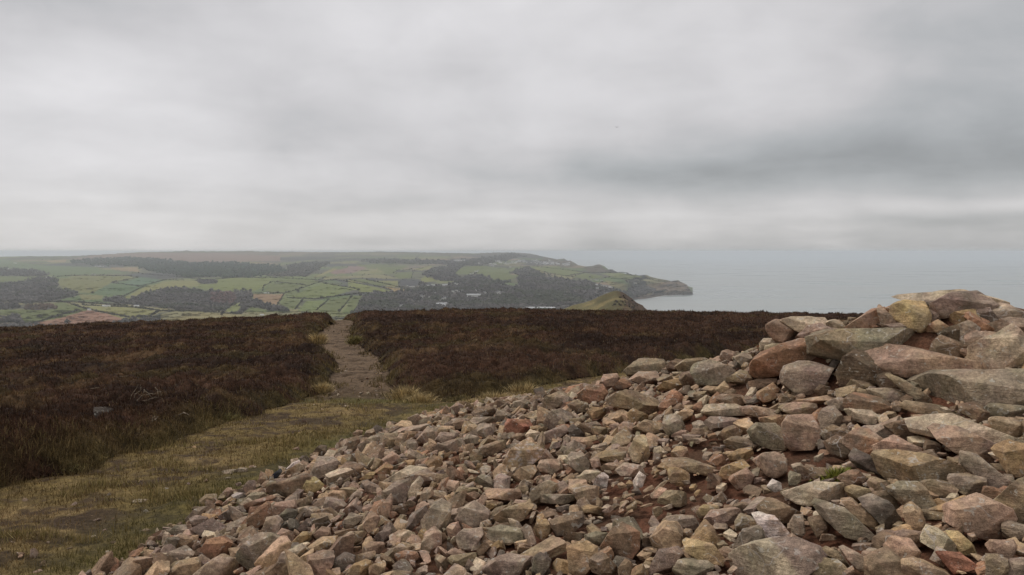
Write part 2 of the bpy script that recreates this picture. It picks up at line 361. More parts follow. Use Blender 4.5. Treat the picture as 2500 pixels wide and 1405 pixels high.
# soil core of the heap
x, y, Fq = polar(np.radians(np.linspace(-180, 179, 360)), np.linspace(.00001, 1, 150) ** .95 * 9.4)
x = x + cc[0]; y = y + cc[1]; hv = heap_fast(x, y); P2 = np.c_[x, y]
z = gz(x, y) + hv - .045 + .03 * fbm(P2 / .3, 3, 21) + .010 * fbm(P2 / .05, 2, 22)
keep = hv[Fq].min(1) > -.06
Vs, Cs, Fs = submesh(np.c_[x, y, z], np.c_[x, x, x], Fq[keep]); tag(mesh_np('soil', Vs, Fs, m_soil), kind='structure')

# ================================================================ heather
x, y, Fq = polar(np.r_[np.radians(np.linspace(-50, -41, 10)), np.radians(np.linspace(-40, 40, 900)), np.radians(np.linspace(41, 60, 16))], np.exp(np.linspace(math.log(4.5), math.log(120), 620)), False)
ch = canopy(x, y); z = gz(x, y) + gdetail(x, y) + ch - .03; P2 = np.c_[x, y]
def heath_col(P2, seed=0):
    d1 = s2l((84, 60, 45)); d2 = s2l((62, 44, 33)); d3 = s2l((132, 106, 72)); d4 = s2l((88, 74, 44)); n = len(P2)
    c = mixv(np.tile(d1, (n, 1)), d2, sst(-.3, .3, fbm(P2 / 2.3, 3, 51)))
    c = mixv(c, d3, sst(.16, .46, fbm(P2 / np.array([1.3, 1.0]), 4, 52)) * sst(10, -6, P2[:, 0]) * .42 )
    c = mixv(c, d4, sst(.2, .5, fbm(P2 / 1.9, 3, 53)) * .6)
    c = mixv(c, d4 * 1.25, sst(-22, -36, P2[:, 0]) * .4)
    edge = 1 - sst(.5, .97, samp(HMw, P2[:, 0], P2[:, 1], 1.))
    c = mixv(c, s2l((118, 104, 64)) * .9, edge * sst(-.35, .35, fbm(P2 / .5, 3, 54)) * .8)
    c = c * (1 + .28 * vnoise(P2 / .33, 55) + .25 * vnoise(P2 / .13, 56))[:, None].clip(.35, 1.9)
    return c
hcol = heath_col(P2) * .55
keep = ch[Fq].min(1) > .03
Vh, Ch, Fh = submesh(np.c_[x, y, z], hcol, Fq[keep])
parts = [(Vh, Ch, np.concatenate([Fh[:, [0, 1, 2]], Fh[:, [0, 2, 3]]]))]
def blades(n, dmin, dmax, th0, th1, fmask, zf, colf, L, W, tilt, seed, grow=.0, px=.00045, p=1.0):
    """single-triangle blades spread evenly as seen, standing on zf"""
    r = np.random.default_rng(seed); th = np.radians(r.uniform(th0, th1, n)); q = r.random(n)
    d = 1 / (1 / dmin + (1 / dmax - 1 / dmin) * q) if p == 1 else dmin * (dmax / dmin) ** q
    x = d * np.sin(th); y = d * np.cos(th); k = fmask(x, y) > r.random(n); x, y, d = x[k], y[k], d[k]; n = len(x)
    z = zf(x, y); ln = r.uniform(*L, n) * (1 + grow * d); wd = np.maximum(r.uniform(*W, n), px * d * 1.1)
    a = r.uniform(0, 2 * np.pi, n); t_ = np.abs(r.normal(0, tilt, n)); dr = np.c_[np.cos(a) * np.sin(t_), np.sin(a) * np.sin(t_), np.cos(t_)]
    b_ = r.uniform(0, 2 * np.pi, n); s = np.c_[np.cos(b_), np.sin(b_), np.zeros(n)] * wd[:, None] / 2
    B = np.c_[x, y, z - ln * .25]; V = np.stack([B - s, B + s, B + dr * ln[:, None] * 1.25], 1).reshape(-1, 3)
    C = colf(np.c_[x, y], r); return V, np.repeat(C, 3, 0), np.arange(n * 3).reshape(-1, 3)
def hc_sprig(P2, r):
    c = heath_col(P2) * np.exp(r.normal(0, .33, len(P2)))[:, None]
    k = r.random(len(P2)) < .05; c[k] = s2l((150, 130, 98)) * r.uniform(.5, 1, k.sum())[:, None]
    return c
hz = lambda x, y: gz(x, y) + gdetail(x, y) + canopy(x, y) - .03
hmk = lambda x, y: (canopy(x, y) > .04) * 1.0
parts.append(blades(620000, 5.5, 62, -40, 40, hmk, hz, hc_sprig, (.03, .08), (.006, .011), .8, 1, .010, px=.0008))
parts.append(blades(230000, 22, 75, -40, 40, hmk, hz, hc_sprig, (.03, .08), (.005, .010), .85, 2, .010, px=.0008, p=0))
off = 0; VV = []; CC = []; FF = []
for v, c, f_ in parts: VV.append(v); CC.append(c); FF.append(f_ + off); off += len(v)
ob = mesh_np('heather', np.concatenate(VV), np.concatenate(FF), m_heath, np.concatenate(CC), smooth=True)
tag(ob, 'dark brown winter heather covering the moor on both sides of the path', 'heather', kind='stuff')

# ================================================================ turf blades
def turf_ok(x, y): return (samp(HM, x, y, 1.) < .6) * (heap_fast(x, y) < .09) * (1 - .97 * sst(.1, .5, samp(PM, x, y, 0.))) * (1 - .8 * sst(-.16, .14, soiln(np.c_[x, y]))) * (.25 + .75 * sst(-.3, .2, fbm(np.c_[x, y] / .22, 3, 14)))
def turf_col(P2, r):
    n = len(P2); c = mixv(np.tile(s2l((110, 91, 58)), (n, 1)), s2l((138, 115, 80)), sst(-.05, .4, fbm(P2 / np.array([1.1, .55]), 4, 11)))
    c = mixv(c, s2l((92, 86, 48)), sst(.1, .5, fbm(P2 / 2.2, 3, 13)) * .6); c = mixv(c, s2l((90, 88, 46)), sst(-.12, -.02, heap_fast(P2[:, 0], P2[:, 1])) * .8)
    return c * np.exp(r.normal(0, .3, n))[:, None] * .9
gzz = lambda x, y: gz(x, y) + gdetail(x, y)
v, c, f_ = blades(300000, 3.2, 16, -42, 8, turf_ok, gzz, turf_col, (.012, .042), (.003, .006), .9, 3, .02, px=.0009)
gb = [(v, f_, c)]
def tuft_ok(x, y): return (samp(HM, x, y, 1.) < .5) * (heap_fast(x, y) < .02) * (samp(PM, x, y, 0.) < .2) * sst(.12, .4, fbm(np.c_[x, y] / np.array([.55, .35]), 3, 24))
def tuft_col(P2, r): return mixv(np.tile(s2l((150, 130, 88)), (len(P2), 1)), s2l((104, 96, 54)), r.random(len(P2))) * np.exp(r.normal(0, .25, len(P2)))[:, None]
gb.append(blades(240000, 3.2, 18, -42, 8, tuft_ok, gzz, tuft_col, (.03, .085), (.004, .006), .8, 4, .01, px=.0010)[:3])
def edge_col(P2, r): return mixv(np.tile(s2l((138, 118, 80)), (len(P2), 1)), s2l((80, 70, 44)), r.random(len(P2)) ** .7) * np.exp(r.normal(0, .25, len(P2)))[:, None] * .9
def edge_ok(x, y): e_ = samp(HMw, x, y, 1.); return sst(.15, .4, e_) * sst(.97, .7, e_) * sst(-.15, .25, fbm(np.c_[x, y] / .6, 3, 25)) * (heap_fast(x, y) < .1)
gb.append(blades(420000, 4, 45, -42, 12, edge_ok, hz, edge_col, (.03, .10), (.003, .006), .6, 5, .012, px=.0009)[:3])
gb = [gb[0]] + [(a_, b_, c_) for a_, c_, b_ in gb[1:]]
o_ = np.cumsum([0] + [len(g_[0]) for g_ in gb]); v = np.concatenate([g_[0] for g_ in gb]); f_ = np.concatenate([g_[1] + o_[i] for i, g_ in enumerate(gb)]); c = np.concatenate([g_[2] for g_ in gb])
tag(mesh_np('grass', v, f_, m_blade, c, smooth=False), 'short olive and straw coloured moorland grass beside the stone heap', 'grass', kind='stuff')

# ================================================================ sea
m_sea, t, b = newmat('sea_water', .32, .5); b.inputs['IOR'].default_value = 1.33; b.inputs['Base Color'].default_value = (.10, .145, .155, 1)
P = N(t, 'ShaderNodeTexCoord').outputs['Object']; mp = N(t, 'ShaderNodeMapping'); t.links.new(P, mp.inputs[0]); mp.inputs['Scale'].default_value = (.35, 1, 1)
s1 = noise(t, P, .035, 5, .6); s2 = noise(t, mp.outputs[0], .0022, 6, .6)
bump(t, b, M(t, 'ADD', s1, M(t, 'MULTIPLY', noise(t, P, .006, 3), 1.5)), 7.0, .55)
c = mixc(t, ramp(t, s2, .3, .7), (.26, .285, .275), (.33, .345, .33)); t.links.new(c, b.inputs['Base Color'])
inp(t, b, 'Roughness', ramp(t, s2, .35, .65, .26, .42))
th = np.linspace(0, 2 * np.pi, 97)[:-1]; rr = np.r_[0, np.exp(np.linspace(math.log(500), math.log(70000), 30))]
sx = np.concatenate([[0]] + [r_ * np.cos(th) for r_ in rr[1:]]); sy = np.concatenate([[0]] + [r_ * np.sin(th) for r_ in rr[1:]])
Fs = []
for k in range(1, len(rr) - 1):
    a0 = 1 + (k - 1) * 96; b0 = 1 + k * 96; i = np.arange(96); i2 = (i + 1) % 96; Fs += [np.c_[a0 + i, a0 + i2, b0 + i2], np.c_[a0 + i, b0 + i2, b0 + i]]
i = np.arange(96); Fs.append(np.c_[np.zeros(96, int), 1 + i, 1 + (i + 1) % 96])
SEA = -318.0
so_ = mesh_np('sea', np.c_[sx, sy, SEA - (sx ** 2 + sy ** 2) / (2 * 7.4e6)], np.concatenate(Fs), m_sea); so_['kind'] = 'structure'
# ================================================================ far land: fields, woods, coast
def Z1(s): return [tuple(float(v) for v in p.split(',')) for p in s.split()]
def A1(s): return [(x / 2.7778, 580 + y / 2.7778) for x, y in Z1(s)]          # two digitising frames
def A2(s): return [(850 + x / 2.7778, 580 + y / 2.7778) for x, y in Z1(s)]
TOP = np.array([(-900, 633), (0, 628), (60, 626), (170, 626), (250, 622), (330, 617), (400, 615), (445, 613.5), (455, 612), (465, 613.5), (520, 614), (600, 613.6), (615, 612.8), (625, 614), (690, 615), (760, 616), (850, 616),
    (930, 615), (1000, 616), (1090, 618), (1160, 619), (1200, 617.5), (1250, 617), (1290, 619.5), (1310, 623), (1325, 627), (1345, 630.5), (1352, 632), (1360, 634), (1370, 632.6), (1377, 632), (1385, 637), (1393, 637), (1402, 642), (1411, 648),
    (1430, 651), (1446, 650), (1455, 647), (1463, 646), (1475, 650), (1486, 659), (1491, 657.5), (1504, 663), (1510, 666), (1542, 671), (1560, 673), (1577, 671.5), (1590, 677), (1612, 682), (1632, 685), (1638, 687.5),
    (1646, 685.5), (1656, 685), (1664, 690), (1673, 694), (1678, 696), (1680, 702), (1684, 706), (1685, 711), (1689, 714), (1691, 718)])
BOT = np.array([(-900, 850), (1380, 850), (1450, 810), (1500, 770), (1530, 740), (1547, 731.5), (1566, 732), (1587, 729.5), (1605, 726), (1622, 723), (1640, 723), (1651, 721), (1670, 721), (1691, 719.5)])
E0 = np.array([(600, 330), (612, 270), (620, 225), (632, 165), (645, 140), (660, 122), (675, 112), (690, 105), (705, 92), (725, 78), (760, 60), (800, 45), (850, 20)])
CX_ = np.unique(np.r_[np.arange(-900, 0, 6.), np.arange(0, 1560, 1.5), np.arange(1560, 1690, .8), TOP[:, 0][TOP[:, 0] > 1500]]); NR = 260
SX, SR = np.meshgrid(CX_, np.linspace(0, 1, NR)); ptop = np.interp(SX, TOP[:, 0], TOP[:, 1]); pbot = np.interp(SX, BOT[:, 0], BOT[:, 1])
pbot = np.maximum(pbot, ptop + .5)
ptop = ptop + np.where(SX < 1300, .5, .25) * vnoise(np.c_[SX.ravel() / 7, SX.ravel() * 0], 61).reshape(SX.shape)
PY = pbot + (ptop - pbot) * SR ** 1.0
def depth0(px, py):
    px = np.asarray(px, float); py = np.asarray(py, float); dz = ray(px, py)[1]
    da = np.interp(py, [606, 613, 620, 632, 645, 660, 675, 700, 725, 760, 850], [15000, 13200, 12000, 10200, 8500, 7100, 6000, 4800, 4100, 3350, 2500])
    bt = np.interp(px, BOT[:, 0], BOT[:, 1]); d_b = 318 / -ray(px, bt)[1]; db = d_b + (bt - py) * 15
    wq = sst(1440, 1560, px); d = da * (1 - wq) + db * wq
    return d
def relief(px, py):
    P = np.c_[np.ravel(px) / 70, np.ravel(py) / 13]
    return (1 + .032 * fbm(P * [.8, 1], 3, 71) + .012 * fbm(P * 5, 2, 72)).reshape(np.shape(px))
D = depth0(SX, PY); D = np.maximum.accumulate(D, axis=0); D = D * (1 + (relief(SX, PY) - 1) * sst(0, .12, SR) * sst(1, .97, SR)) ; D = np.maximum.accumulate(D, axis=0)
dxr, dzr = ray(SX, PY); LX, LY, LZ = dxr * D, D, dzr * D
def on_land(px, py):
    px = np.atleast_1d(np.asarray(px, float)); py = np.atleast_1d(np.asarray(py, float))
    i = np.clip(np.searchsorted(CX_, px), 1, len(CX_) - 1); i = np.where(np.abs(CX_[i - 1] - px) < np.abs(CX_[i] - px), i - 1, i)
    col = PY[:, i]; j = np.argmin(np.abs(col - py[None]), axis=0); d = D[j, i]; a, b_ = ray(px, py); return np.c_[a * d, d, b_ * d]
WOODS = [
 ('bare wood spreading along the left edge of the valley', 13, A1('-300,300 0,310 130,300 300,270 370,275 400,320 380,345 530,375 530,395 400,425 260,440 150,450 0,430 -300,440')),
 ('small bare wood at the far left below the green fields', 13, A1('-200,450 0,450 110,450 140,480 90,490 -200,492')),
 ('brown scrubby copse inside a green field on the left', 9, A1('160,470 290,450 380,465 390,485 250,495 170,490')),
 ('dark copse above the ploughed field at the left edge', 12, A1('-200,550 0,545 100,530 160,560 170,580 0,575 -200,590')),
 ('large bare wood between the left hand fields in mid valley', 12, A1('700,410 830,405 860,430 970,380 1090,350 1200,338 1400,365 1600,370 1700,355 1720,395 1700,420 1600,450 1520,500 1330,500 1100,480 900,460 700,435')),
 ('small round copse on the skyline of the mid valley fields', 10, A1('1340,303 1400,283 1480,290 1470,315 1360,318')),
 ('dark conifer wood across the far valley slope', 16, A1('470,158 620,145 900,135 1100,150 1300,172 1540,167 1700,180 1900,195 1950,230 1700,270 1300,275 1100,240 980,222 940,200 700,190 500,178')),
 ('ragged strip of trees between the small fields left of the path', 10, A1('1650,430 1700,410 1800,450 1900,470 1960,495 1850,500 1700,470 1640,520 1610,510')),
 ('low trees along the foot of the pale field behind the moor', 11, A1('700,605 850,560 1000,545 1120,570 1150,580 1100,620 700,640')),
 ('dark trees below the ploughed field at the moor edge', 11, A1('-300,600 0,605 150,590 480,612 480,680 -300,680')),
 ('hazy wood on the far left hillside', 15, A1('-200,205 0,210 200,218 350,250 300,265 -200,262')),
 ('wooded combe above the right end of the conifers', 14, A1('1950,190 2060,170 2250,165 2180,200 2100,262 1900,268 1800,262 1950,235')),
 ('great bare wood filling the valley in front of the village', 12, A2('40,520 100,400 170,370 300,372 470,350 500,300 560,320 640,330 720,300 830,330 1000,325 1150,330 1140,270 1190,255 1420,270 1520,290 1640,290 1700,320 1780,345 1900,370 1900,560 0,560')),
 ('bare wood on the slope above the village', 14, A2('490,250 600,200 700,190 800,185 720,240 760,285 860,245 1000,290 1100,300 1000,330 800,330 740,300 600,290')),
 ('wood round the cove beside the headland', 11, A2('1885,372 1920,340 2000,328 2080,345 2085,362 2040,380 1950,400 1890,398')),
 ('hazy woods in the far valley before the town', 16, A2('60,165 150,150 400,150 700,160 960,135 1100,110 1220,128 1000,170 900,195 500,180 200,175')),
 ('wood on the hill behind the headland fields', 14, A2('1150,215 1240,200 1270,235 1400,262 1190,265 1090,240')),
]
GR, GB, GL = (96, 108, 60), (82, 106, 68), (128, 130, 76)
FIELDS = [((146, 112, 88), A1('150,603 540,490 610,495 860,545 700,600 480,614')), (GL, A1('560,465 900,475 1060,505 960,550 860,560 780,535')), ((140, 134, 88), A1('1110,560 1320,508 1640,520 1640,545 1200,580')),
 (GR, A1('-300,490 300,490 380,445 430,440 600,490 400,550 170,590 140,530 -300,520')), ((112, 116, 66), A1('380,290 500,260 870,262 940,275 750,310 620,380 420,350')), (GB, A1('620,380 760,310 940,275 1130,290 980,330 850,385 720,395')),
 ((84, 112, 84), A1('830,320 960,270 1110,290 950,330')), (GL, A1('830,415 1000,330 1180,293 1340,295 1350,330 1200,340 1000,370 880,410')), ((110, 122, 64), A1('1340,300 1600,275 1850,275 1800,340 1700,370 1500,365 1350,340')),
 (GR, A1('1800,355 1830,310 2060,330 2000,370 1820,375')), ((138, 116, 84), A1('1720,385 1930,385 1880,455 1820,450 1720,415')), ((104, 118, 62), A1('1945,410 2200,310 2430,350 2250,400 2050,415')),
 ((114, 124, 72), A1('1520,500 1560,440 1680,415 1620,510')), (GR, A1('1890,470 1930,420 2050,430 2000,490')), ((104, 120, 66), A1('2020,500 2080,430 2210,430 2130,500')), (GR, A1('2150,500 2240,420 2370,405 2310,500')), ((98, 116, 62), A1('2320,510 2420,400 2600,375 2560,520')),
 ((120, 122, 74), A1('530,385 700,395 690,420 560,425')), (GR, A1('1650,505 1680,470 1900,490 2000,510')), ((132, 108, 98), A1('2230,230 2420,195 2500,205 2400,240 2260,250')), ((130, 112, 96), A1('450,152 650,120 1000,105 1500,108 1900,125 1900,160 1500,165 1300,168 1100,148 900,133')),
 ((120, 102, 96), A1('1320,245 1500,220 1600,250 1400,272')), ((146, 128, 92), A1('750,205 930,205 950,235 780,220')), ((128, 132, 84), A1('1900,240 2050,200 2100,245 1950,258')), ((122, 130, 82), A1('2090,185 2200,182 2150,168 2000,162')), ((92, 112, 72), A1('-300,160 0,150 300,190 600,200 740,225 900,245 500,255 380,262 200,215 -300,200')),
 (GR, A1('-300,265 0,262 250,268 280,280 120,300 -300,305')), ((150, 134, 96), A1('300,158 460,150 440,170 330,168')), ((138, 134, 84), A1('2120,275 2260,210 2290,215 2180,262')), (GL, A1('1620,165 1790,168 1690,176')), (GR, A1('1850,285 2180,295 2040,345')), (GL, A1('2290,290 2700,295 2700,340')),
 (GR, A2('870,240 960,230 1160,260 1080,300 900,270')), ((104, 116, 66), A2('1260,200 1400,195 1590,240 1480,265 1350,240')), (GR, A2('1520,270 1600,240 1740,265 1640,290')), ((112, 122, 76), A2('1700,245 1880,240 2000,270 1900,290 1740,255')), ((138, 128, 78), A2('1180,330 1340,350 1250,365')),
 ((122, 128, 70), A2('490,290 520,265 600,280 580,300 500,308')), (GR, A2('300,250 430,230 440,275 340,280')), (GL, A2('440,215 560,190 580,200 500,228')), (GR, A2('200,200 380,190 420,200 330,225 280,255 200,230')), ((146, 128, 80), A2('250,335 440,358 300,368')), ((150, 118, 78), A2('500,440 530,430 560,440 550,465')),
 ((120, 118, 78), A2('1740,290 1900,320 1880,375 1800,350')), (GR, A2('0,285 80,280 350,318 200,330')), ((116, 126, 66), A2('0,300 180,335 320,370 100,372 0,345')), (GR, A2('0,400 100,395 60,490 0,500')), ((134, 116, 80), A2('2010,325 2200,295 2240,305 2160,345 2080,345')), (GL, A2('1200,222 1280,205 1340,240')),
 (GR, A2('700,205 900,190 1000,205 820,245 740,240')), ((128, 130, 84), A2('60,240 200,218 250,235 120,250')), (GR, A2('40,185 200,180 320,185 150,215')), ((132, 112, 104), A2('0,195 110,200 60,235 0,240'))]
HEDGES = [(A1(s), l) for s, l in [
 ('390,265 560,258 870,262 940,272 750,308 940,330 1000,320 1110,290 1250,290', 'zigzag hedgerow round the bluish green field on the left'), ('830,405 1000,320', 'steep hedgerow joining the bluish field to the mid valley wood'), ('960,248 1250,272 1400,290 1600,272 1880,275 2180,290', 'long thin hedgerow along the crest of the mid valley fields'),
 ('430,435 560,480 700,510 880,545', 'dark hedgerow along the upper edge of the ploughed field'), ('140,445 430,435 870,465', 'hedgerow above the green field with the scrubby copse'), ('880,545 1020,535 1080,500 1310,500 1640,520', 'hedgerow above the pale field behind the moor'), ('560,460 900,475 1080,495 1020,535', 'hedgerow round the yellow green field right of the ploughed one'),
 ('1850,300 1790,330 1780,368', 'bushy hedgerow running down the slope right of the copse'), ('1850,300 2080,325', 'short upper hedgerow of the small square field'), ('1730,380 1930,380 1880,460', 'hedgerow on two sides of the brown field'), ('1930,380 2050,345 2190,295 2280,288 2500,325', 'hedgerow climbing over the hump above the strip fields'),
 ('2190,310 2420,350', 'thin hedgerow across the big field on the hump'), ('1945,410 2130,420 2290,400 2500,375', 'level hedgerow along the top of the four strip fields'), ('2060,415 2000,490', 'first slanting hedgerow between the strip fields'), ('2230,420 2140,500', 'second slanting hedgerow between the strip fields'), ('2390,395 2300,505', 'third slanting hedgerow between the strip fields'),
 ('1700,420 1640,510', 'slanting hedgerow below the brown field'), ('160,602 540,490', 'faint hedgerow along the left side of the ploughed field')]]
HEDGES += [(A2(s), l) for s, l in [('0,285 200,330 300,360', 'hedgerow slanting down to the tan field by the village'), ('120,285 440,360', 'upper hedgerow of the tan field by the village'), ('1170,200 1400,250 1520,270 1600,240 1740,240 1880,240 2000,290', 'long hedgerow through the fields above the headland'),
 ('300,250 330,225 440,215', 'curved hedgerow round the small hill field'), ('560,190 440,230 430,275', 'hedgerow running down from the hill field to the wood'), ('1260,195 1590,235', 'hedgerow along the top of the headland fields'), ('1480,265 1600,240', 'short dark hedgerow above the white farm'), ('1890,288 2000,278 2080,290', 'scrubby hedgerow along the cliff top')]]
# field pattern of the remaining land: warped cells in ground coordinates
Q = np.c_[SX.ravel(), PY.ravel()]; XW = np.c_[LX.ravel(), LY.ravel()]
n = len(Q); cellr = np.random.default_rng(5)
wp = XW + 160 * np.c_[fbm(XW / 700, 2, 81), fbm(XW / 700, 2, 82)]; sc = np.array([430., 640.]); g = wp / sc; gi = np.floor(g).astype(int)
bd = np.full(n, 9.); bd2 = np.full(n, 9.); bid = np.zeros(n)
for ox in (-1, 0, 1):
    for oy in (-1, 0, 1):
        c_ = gi + [ox, oy]; zz = np.zeros(n, int); pt = c_ + .15 + .7 * np.c_[hash3(c_[:, 0], c_[:, 1], zz, 1), hash3(c_[:, 0], c_[:, 1], zz, 2)]
        d_ = np.linalg.norm(g - pt, axis=1); hid = hash3(c_[:, 0], c_[:, 1], zz, 3); nb = d_ < bd; bd2 = np.where(nb, bd, np.minimum(bd2, d_)); bid = np.where(nb, hid, bid); bd = np.where(nb, d_, bd)
pal = s2l(np.array([(100, 112, 66), (112, 118, 74), (88, 104, 64), (124, 122, 84), (94, 96, 72), (84, 84, 72), (128, 116, 92), (100, 110, 68)]))
lc = pal[(bid * 7.99).astype(int)]; edge = (bd2 - bd) < .055
lc = np.where(edge[:, None], s2l((78, 80, 62)), lc)
wd = fbm(XW / 900, 3, 91); lc = mixv(lc, s2l((70, 72, 68)), sst(.12, .24, wd))
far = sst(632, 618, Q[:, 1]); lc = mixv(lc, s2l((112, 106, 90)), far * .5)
cj = Q + .9 * np.c_[vnoise(Q / 3, 95), vnoise(Q / 3, 96)]
for colr, poly in FIELDS:
    k = pip(cj[:, 0], cj[:, 1], poly); lc[k] = s2l(np.array(colr) * .88 + np.array((112, 102, 68)) * .12) * (.92 + .10 * fbm(XW[k] / 90, 3, 97))[:, None]
for l_, s_, poly in WOODS:
    k = pip(cj[:, 0], cj[:, 1], poly); lc[k] = s2l((66, 62, 56))
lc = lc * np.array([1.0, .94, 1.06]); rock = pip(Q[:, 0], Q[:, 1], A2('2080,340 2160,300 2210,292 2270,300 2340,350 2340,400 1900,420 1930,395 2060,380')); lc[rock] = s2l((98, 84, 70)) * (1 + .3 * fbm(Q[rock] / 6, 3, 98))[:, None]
nearsea = (pbot.ravel() - Q[:, 1] < 9) & (Q[:, 0] > 1540); lc[nearsea] = s2l((72, 62, 54)) * (1 + .35 * fbm(Q[nearsea] / 4, 3, 98))[:, None]
for pl in [A2('1330,125 1400,140 1450,165 1490,200 1440,200 1300,165'), A2('1440,165 1500,155 1560,190 1500,205'), A2('1590,205 1650,190 1700,184 1770,232 1640,236')]:
    k = pip(Q[:, 0], Q[:, 1], pl); lc[k] = s2l((86, 78, 68)) * (1 + .2 * fbm(Q[k] / 5, 3, 99))[:, None]
m_ = NR; nC = len(CX_); jj, ii = np.meshgrid(np.arange(m_ - 1), np.arange(nC - 1), indexing='ij')
Fq = np.stack([jj * nC + ii, jj * nC + ii + 1, (jj + 1) * nC + ii + 1, (jj + 1) * nC + ii], -1).reshape(-1, 4)
ctr = Q[Fq].mean(1); inlet = pip(ctr[:, 0], ctr[:, 1], [(1594, 717.5), (1600, 711), (1608, 709.5), (1624, 710), (1623, 712.5), (1610, 716)])
Fq = Fq[~inlet]
# back side of the land, falling away behind the skyline down to the sea
xt = LX[-1]; yt = LY[-1]; zt = LZ[-1]; K1 = []
for s_, dzz in ((1.03, .25), (1.10, .8), (1.2, 1.05)): K1.append(np.c_[xt * s_, yt * s_, zt + (SEA - 3 - zt) * min(dzz, 1.0)])
base0 = n; Vb = np.concatenate(K1); Fb = []
rows = [np.arange(nC) + (NR - 1) * nC] + [np.arange(nC) + n + r_ * nC for r_ in range(3)]
for a0, b0 in zip(rows[:-1], rows[1:]): Fb.append(np.c_[a0[:-1], a0[1:], b0[1:], b0[:-1]])
lcb = np.tile(s2l((90, 96, 70)), (len(Vb), 1))
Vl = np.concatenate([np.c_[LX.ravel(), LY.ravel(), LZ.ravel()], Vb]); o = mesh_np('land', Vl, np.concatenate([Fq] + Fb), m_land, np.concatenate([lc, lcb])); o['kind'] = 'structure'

CL = [ # (label, group, [(px,py,proto,scale)...])
 ('white house in the village at the foot of the valley woods', 'houses of the valley village', A2('500,403 522,397 548,404 500,396 640,415 622,424 655,411 585,378 352,465 368,461 632,461 655,463 545,326 575,327 648,323 664,322 700,315 722,312 740,316 735,361 748,373 770,361 722,376 712,366 1010,376 1022,372 1035,379 1050,374 1062,378 925,374 930,380 400,328 420,333 440,334 475,330 870,360 1000,374 540,325')),
 ('white cottage scattered on the slope above the village', 'cottages above the village', A2('830,246 846,242 868,231 880,226 885,222 1100,200 1170,205')),
 ('white farm building on the hill above the headland', 'buildings above the headland', A2('1650,287 1663,288 1680,288 1690,289 1718,292 1940,308 1952,310 1690,322 1715,325 1735,329 1748,331 1762,334 1775,337 1786,338 1690,345')),
 ('white farm building in the far fields on the left', 'farms on the left hand hills', A1('650,195 665,196 682,195 700,197 626,250 645,252 320,268 345,268 100,172 112,173 60,212 2280,255 1420,158 1490,160')),
 ('pale barn beside the hedges of the near valley fields', 'barns in the near valley', A1('715,466 740,466 930,467 610,490 1780,528 1800,377 1820,376'))]
rt = np.random.default_rng(21); town = []
for _ in range(80):
    s_ = rt.random(); x_ = 960 + 540 * s_; y_ = 186 - 26 * math.sin(s_ * 2.6) + rt.normal(0, 6) + (10 if x_ > 1300 else 0); town.append((850 + x_ / 2.7778, 580 + y_ / 2.7778))
town += A2('740,157 760,157 890,175 1190,166 1210,168 1240,170 1280,178 1300,180 1335,184 985,198 1000,160 1020,162')
CL.append(('tiny white house of the far hazy seaside town', 'houses of the far town', town))
HPTS = np.array([q_ for l_ in CL for q_ in l_[2]] + A2('852,400 634,462 838,400 866,400'))
def crowns(P, r, h, col, seed, lvl=1, rough=.30):
    """rough tree crowns: one jittered blob per point"""
    rr_ = np.random.default_rng(seed); B, T = ICO[lvl]; n = len(P); k = len(B); r = np.asarray(r, float); h = np.asarray(h, float)
    j = 1 + rough * rr_.standard_normal((n, k)); V = B[None] * j[:, :, None]; V = V * np.stack([r, r, h], -1)[:, None, :] + (P + np.c_[np.zeros(n), np.zeros(n), h * .75])[:, None, :]
    c = np.asarray(col)[None] * np.exp(rr_.normal(0, .22, n))[:, None]; C = np.repeat(c, k, 0) * np.exp(rr_.normal(0, .15, n * k))[:, None]
    return V.reshape(-1, 3), (T[None] + (np.arange(n) * k)[:, None, None]).reshape(-1, 3), C
sd = np.random.default_rng(11)
for wi, (lab, rad, poly) in enumerate(WOODS):
    p = np.array(poly); a0, b0 = p.min(0), p.max(0); area = (b0 - a0).prod(); mean_d = float(depth0([p[:, 0].mean()], [p[:, 1].mean()])[0]); rpx = max(rad * .62 / mean_d * F, .9)
    nn = min(int(area / (rpx * rpx * .75)), 9000); q = a0 + sd.random((nn, 2)) * (b0 - a0); q = q[pip(q[:, 0] + 6 * vnoise(q / 14, 7) + 3 * vnoise(q / 4, 17), q[:, 1] + 2.4 * vnoise(q / 9, 8) + 1.2 * vnoise(q / 3, 18), poly)]
    if len(HPTS): q = q[(np.abs(q[:, None, 0] - HPTS[None, :, 0]) > 3.4).__or__((q[:, None, 1] - HPTS[None, :, 1] > 5.5) | (q[:, None, 1] - HPTS[None, :, 1] < -1.5)).all(1)]
    Pw = on_land(q[:, 0], q[:, 1]); rad_ = rad * .6 * sd.uniform(.6, 1.25, len(Pw)); colw = s2l((82, 78, 76))
    if wi == 6: colw = s2l((60, 70, 62))
    if wi == 2: colw = s2l((84, 68, 56))
    C0 = colw; hgt = rad_ * sd.uniform(.7, 1.15, len(Pw))
    v, f_, c = crowns(Pw, rad_, hgt, C0, wi)
    if wi == 4:
        kx = pip(np.repeat(q[:, 0], 12), np.repeat(q[:, 1], 12), A1('1420,380 1590,375 1600,430 1560,460 1440,440')); c[kx] = c[kx] * np.array([1.45, 1.02, 1.0])
    gn = fbm(v[:, :2] / 220, 2, 5); c = c * np.exp(.5 * fbm(v[:, :2] / np.array([60, 110]), 3, 6))[:, None]; c = mixv(c, s2l((62, 72, 44)), sst(.15, .5, gn) * .5)
    o = mesh_np('woodland', v, f_, m_tree, c, smooth=False); tag(o, lab, 'wood', kind='stuff')
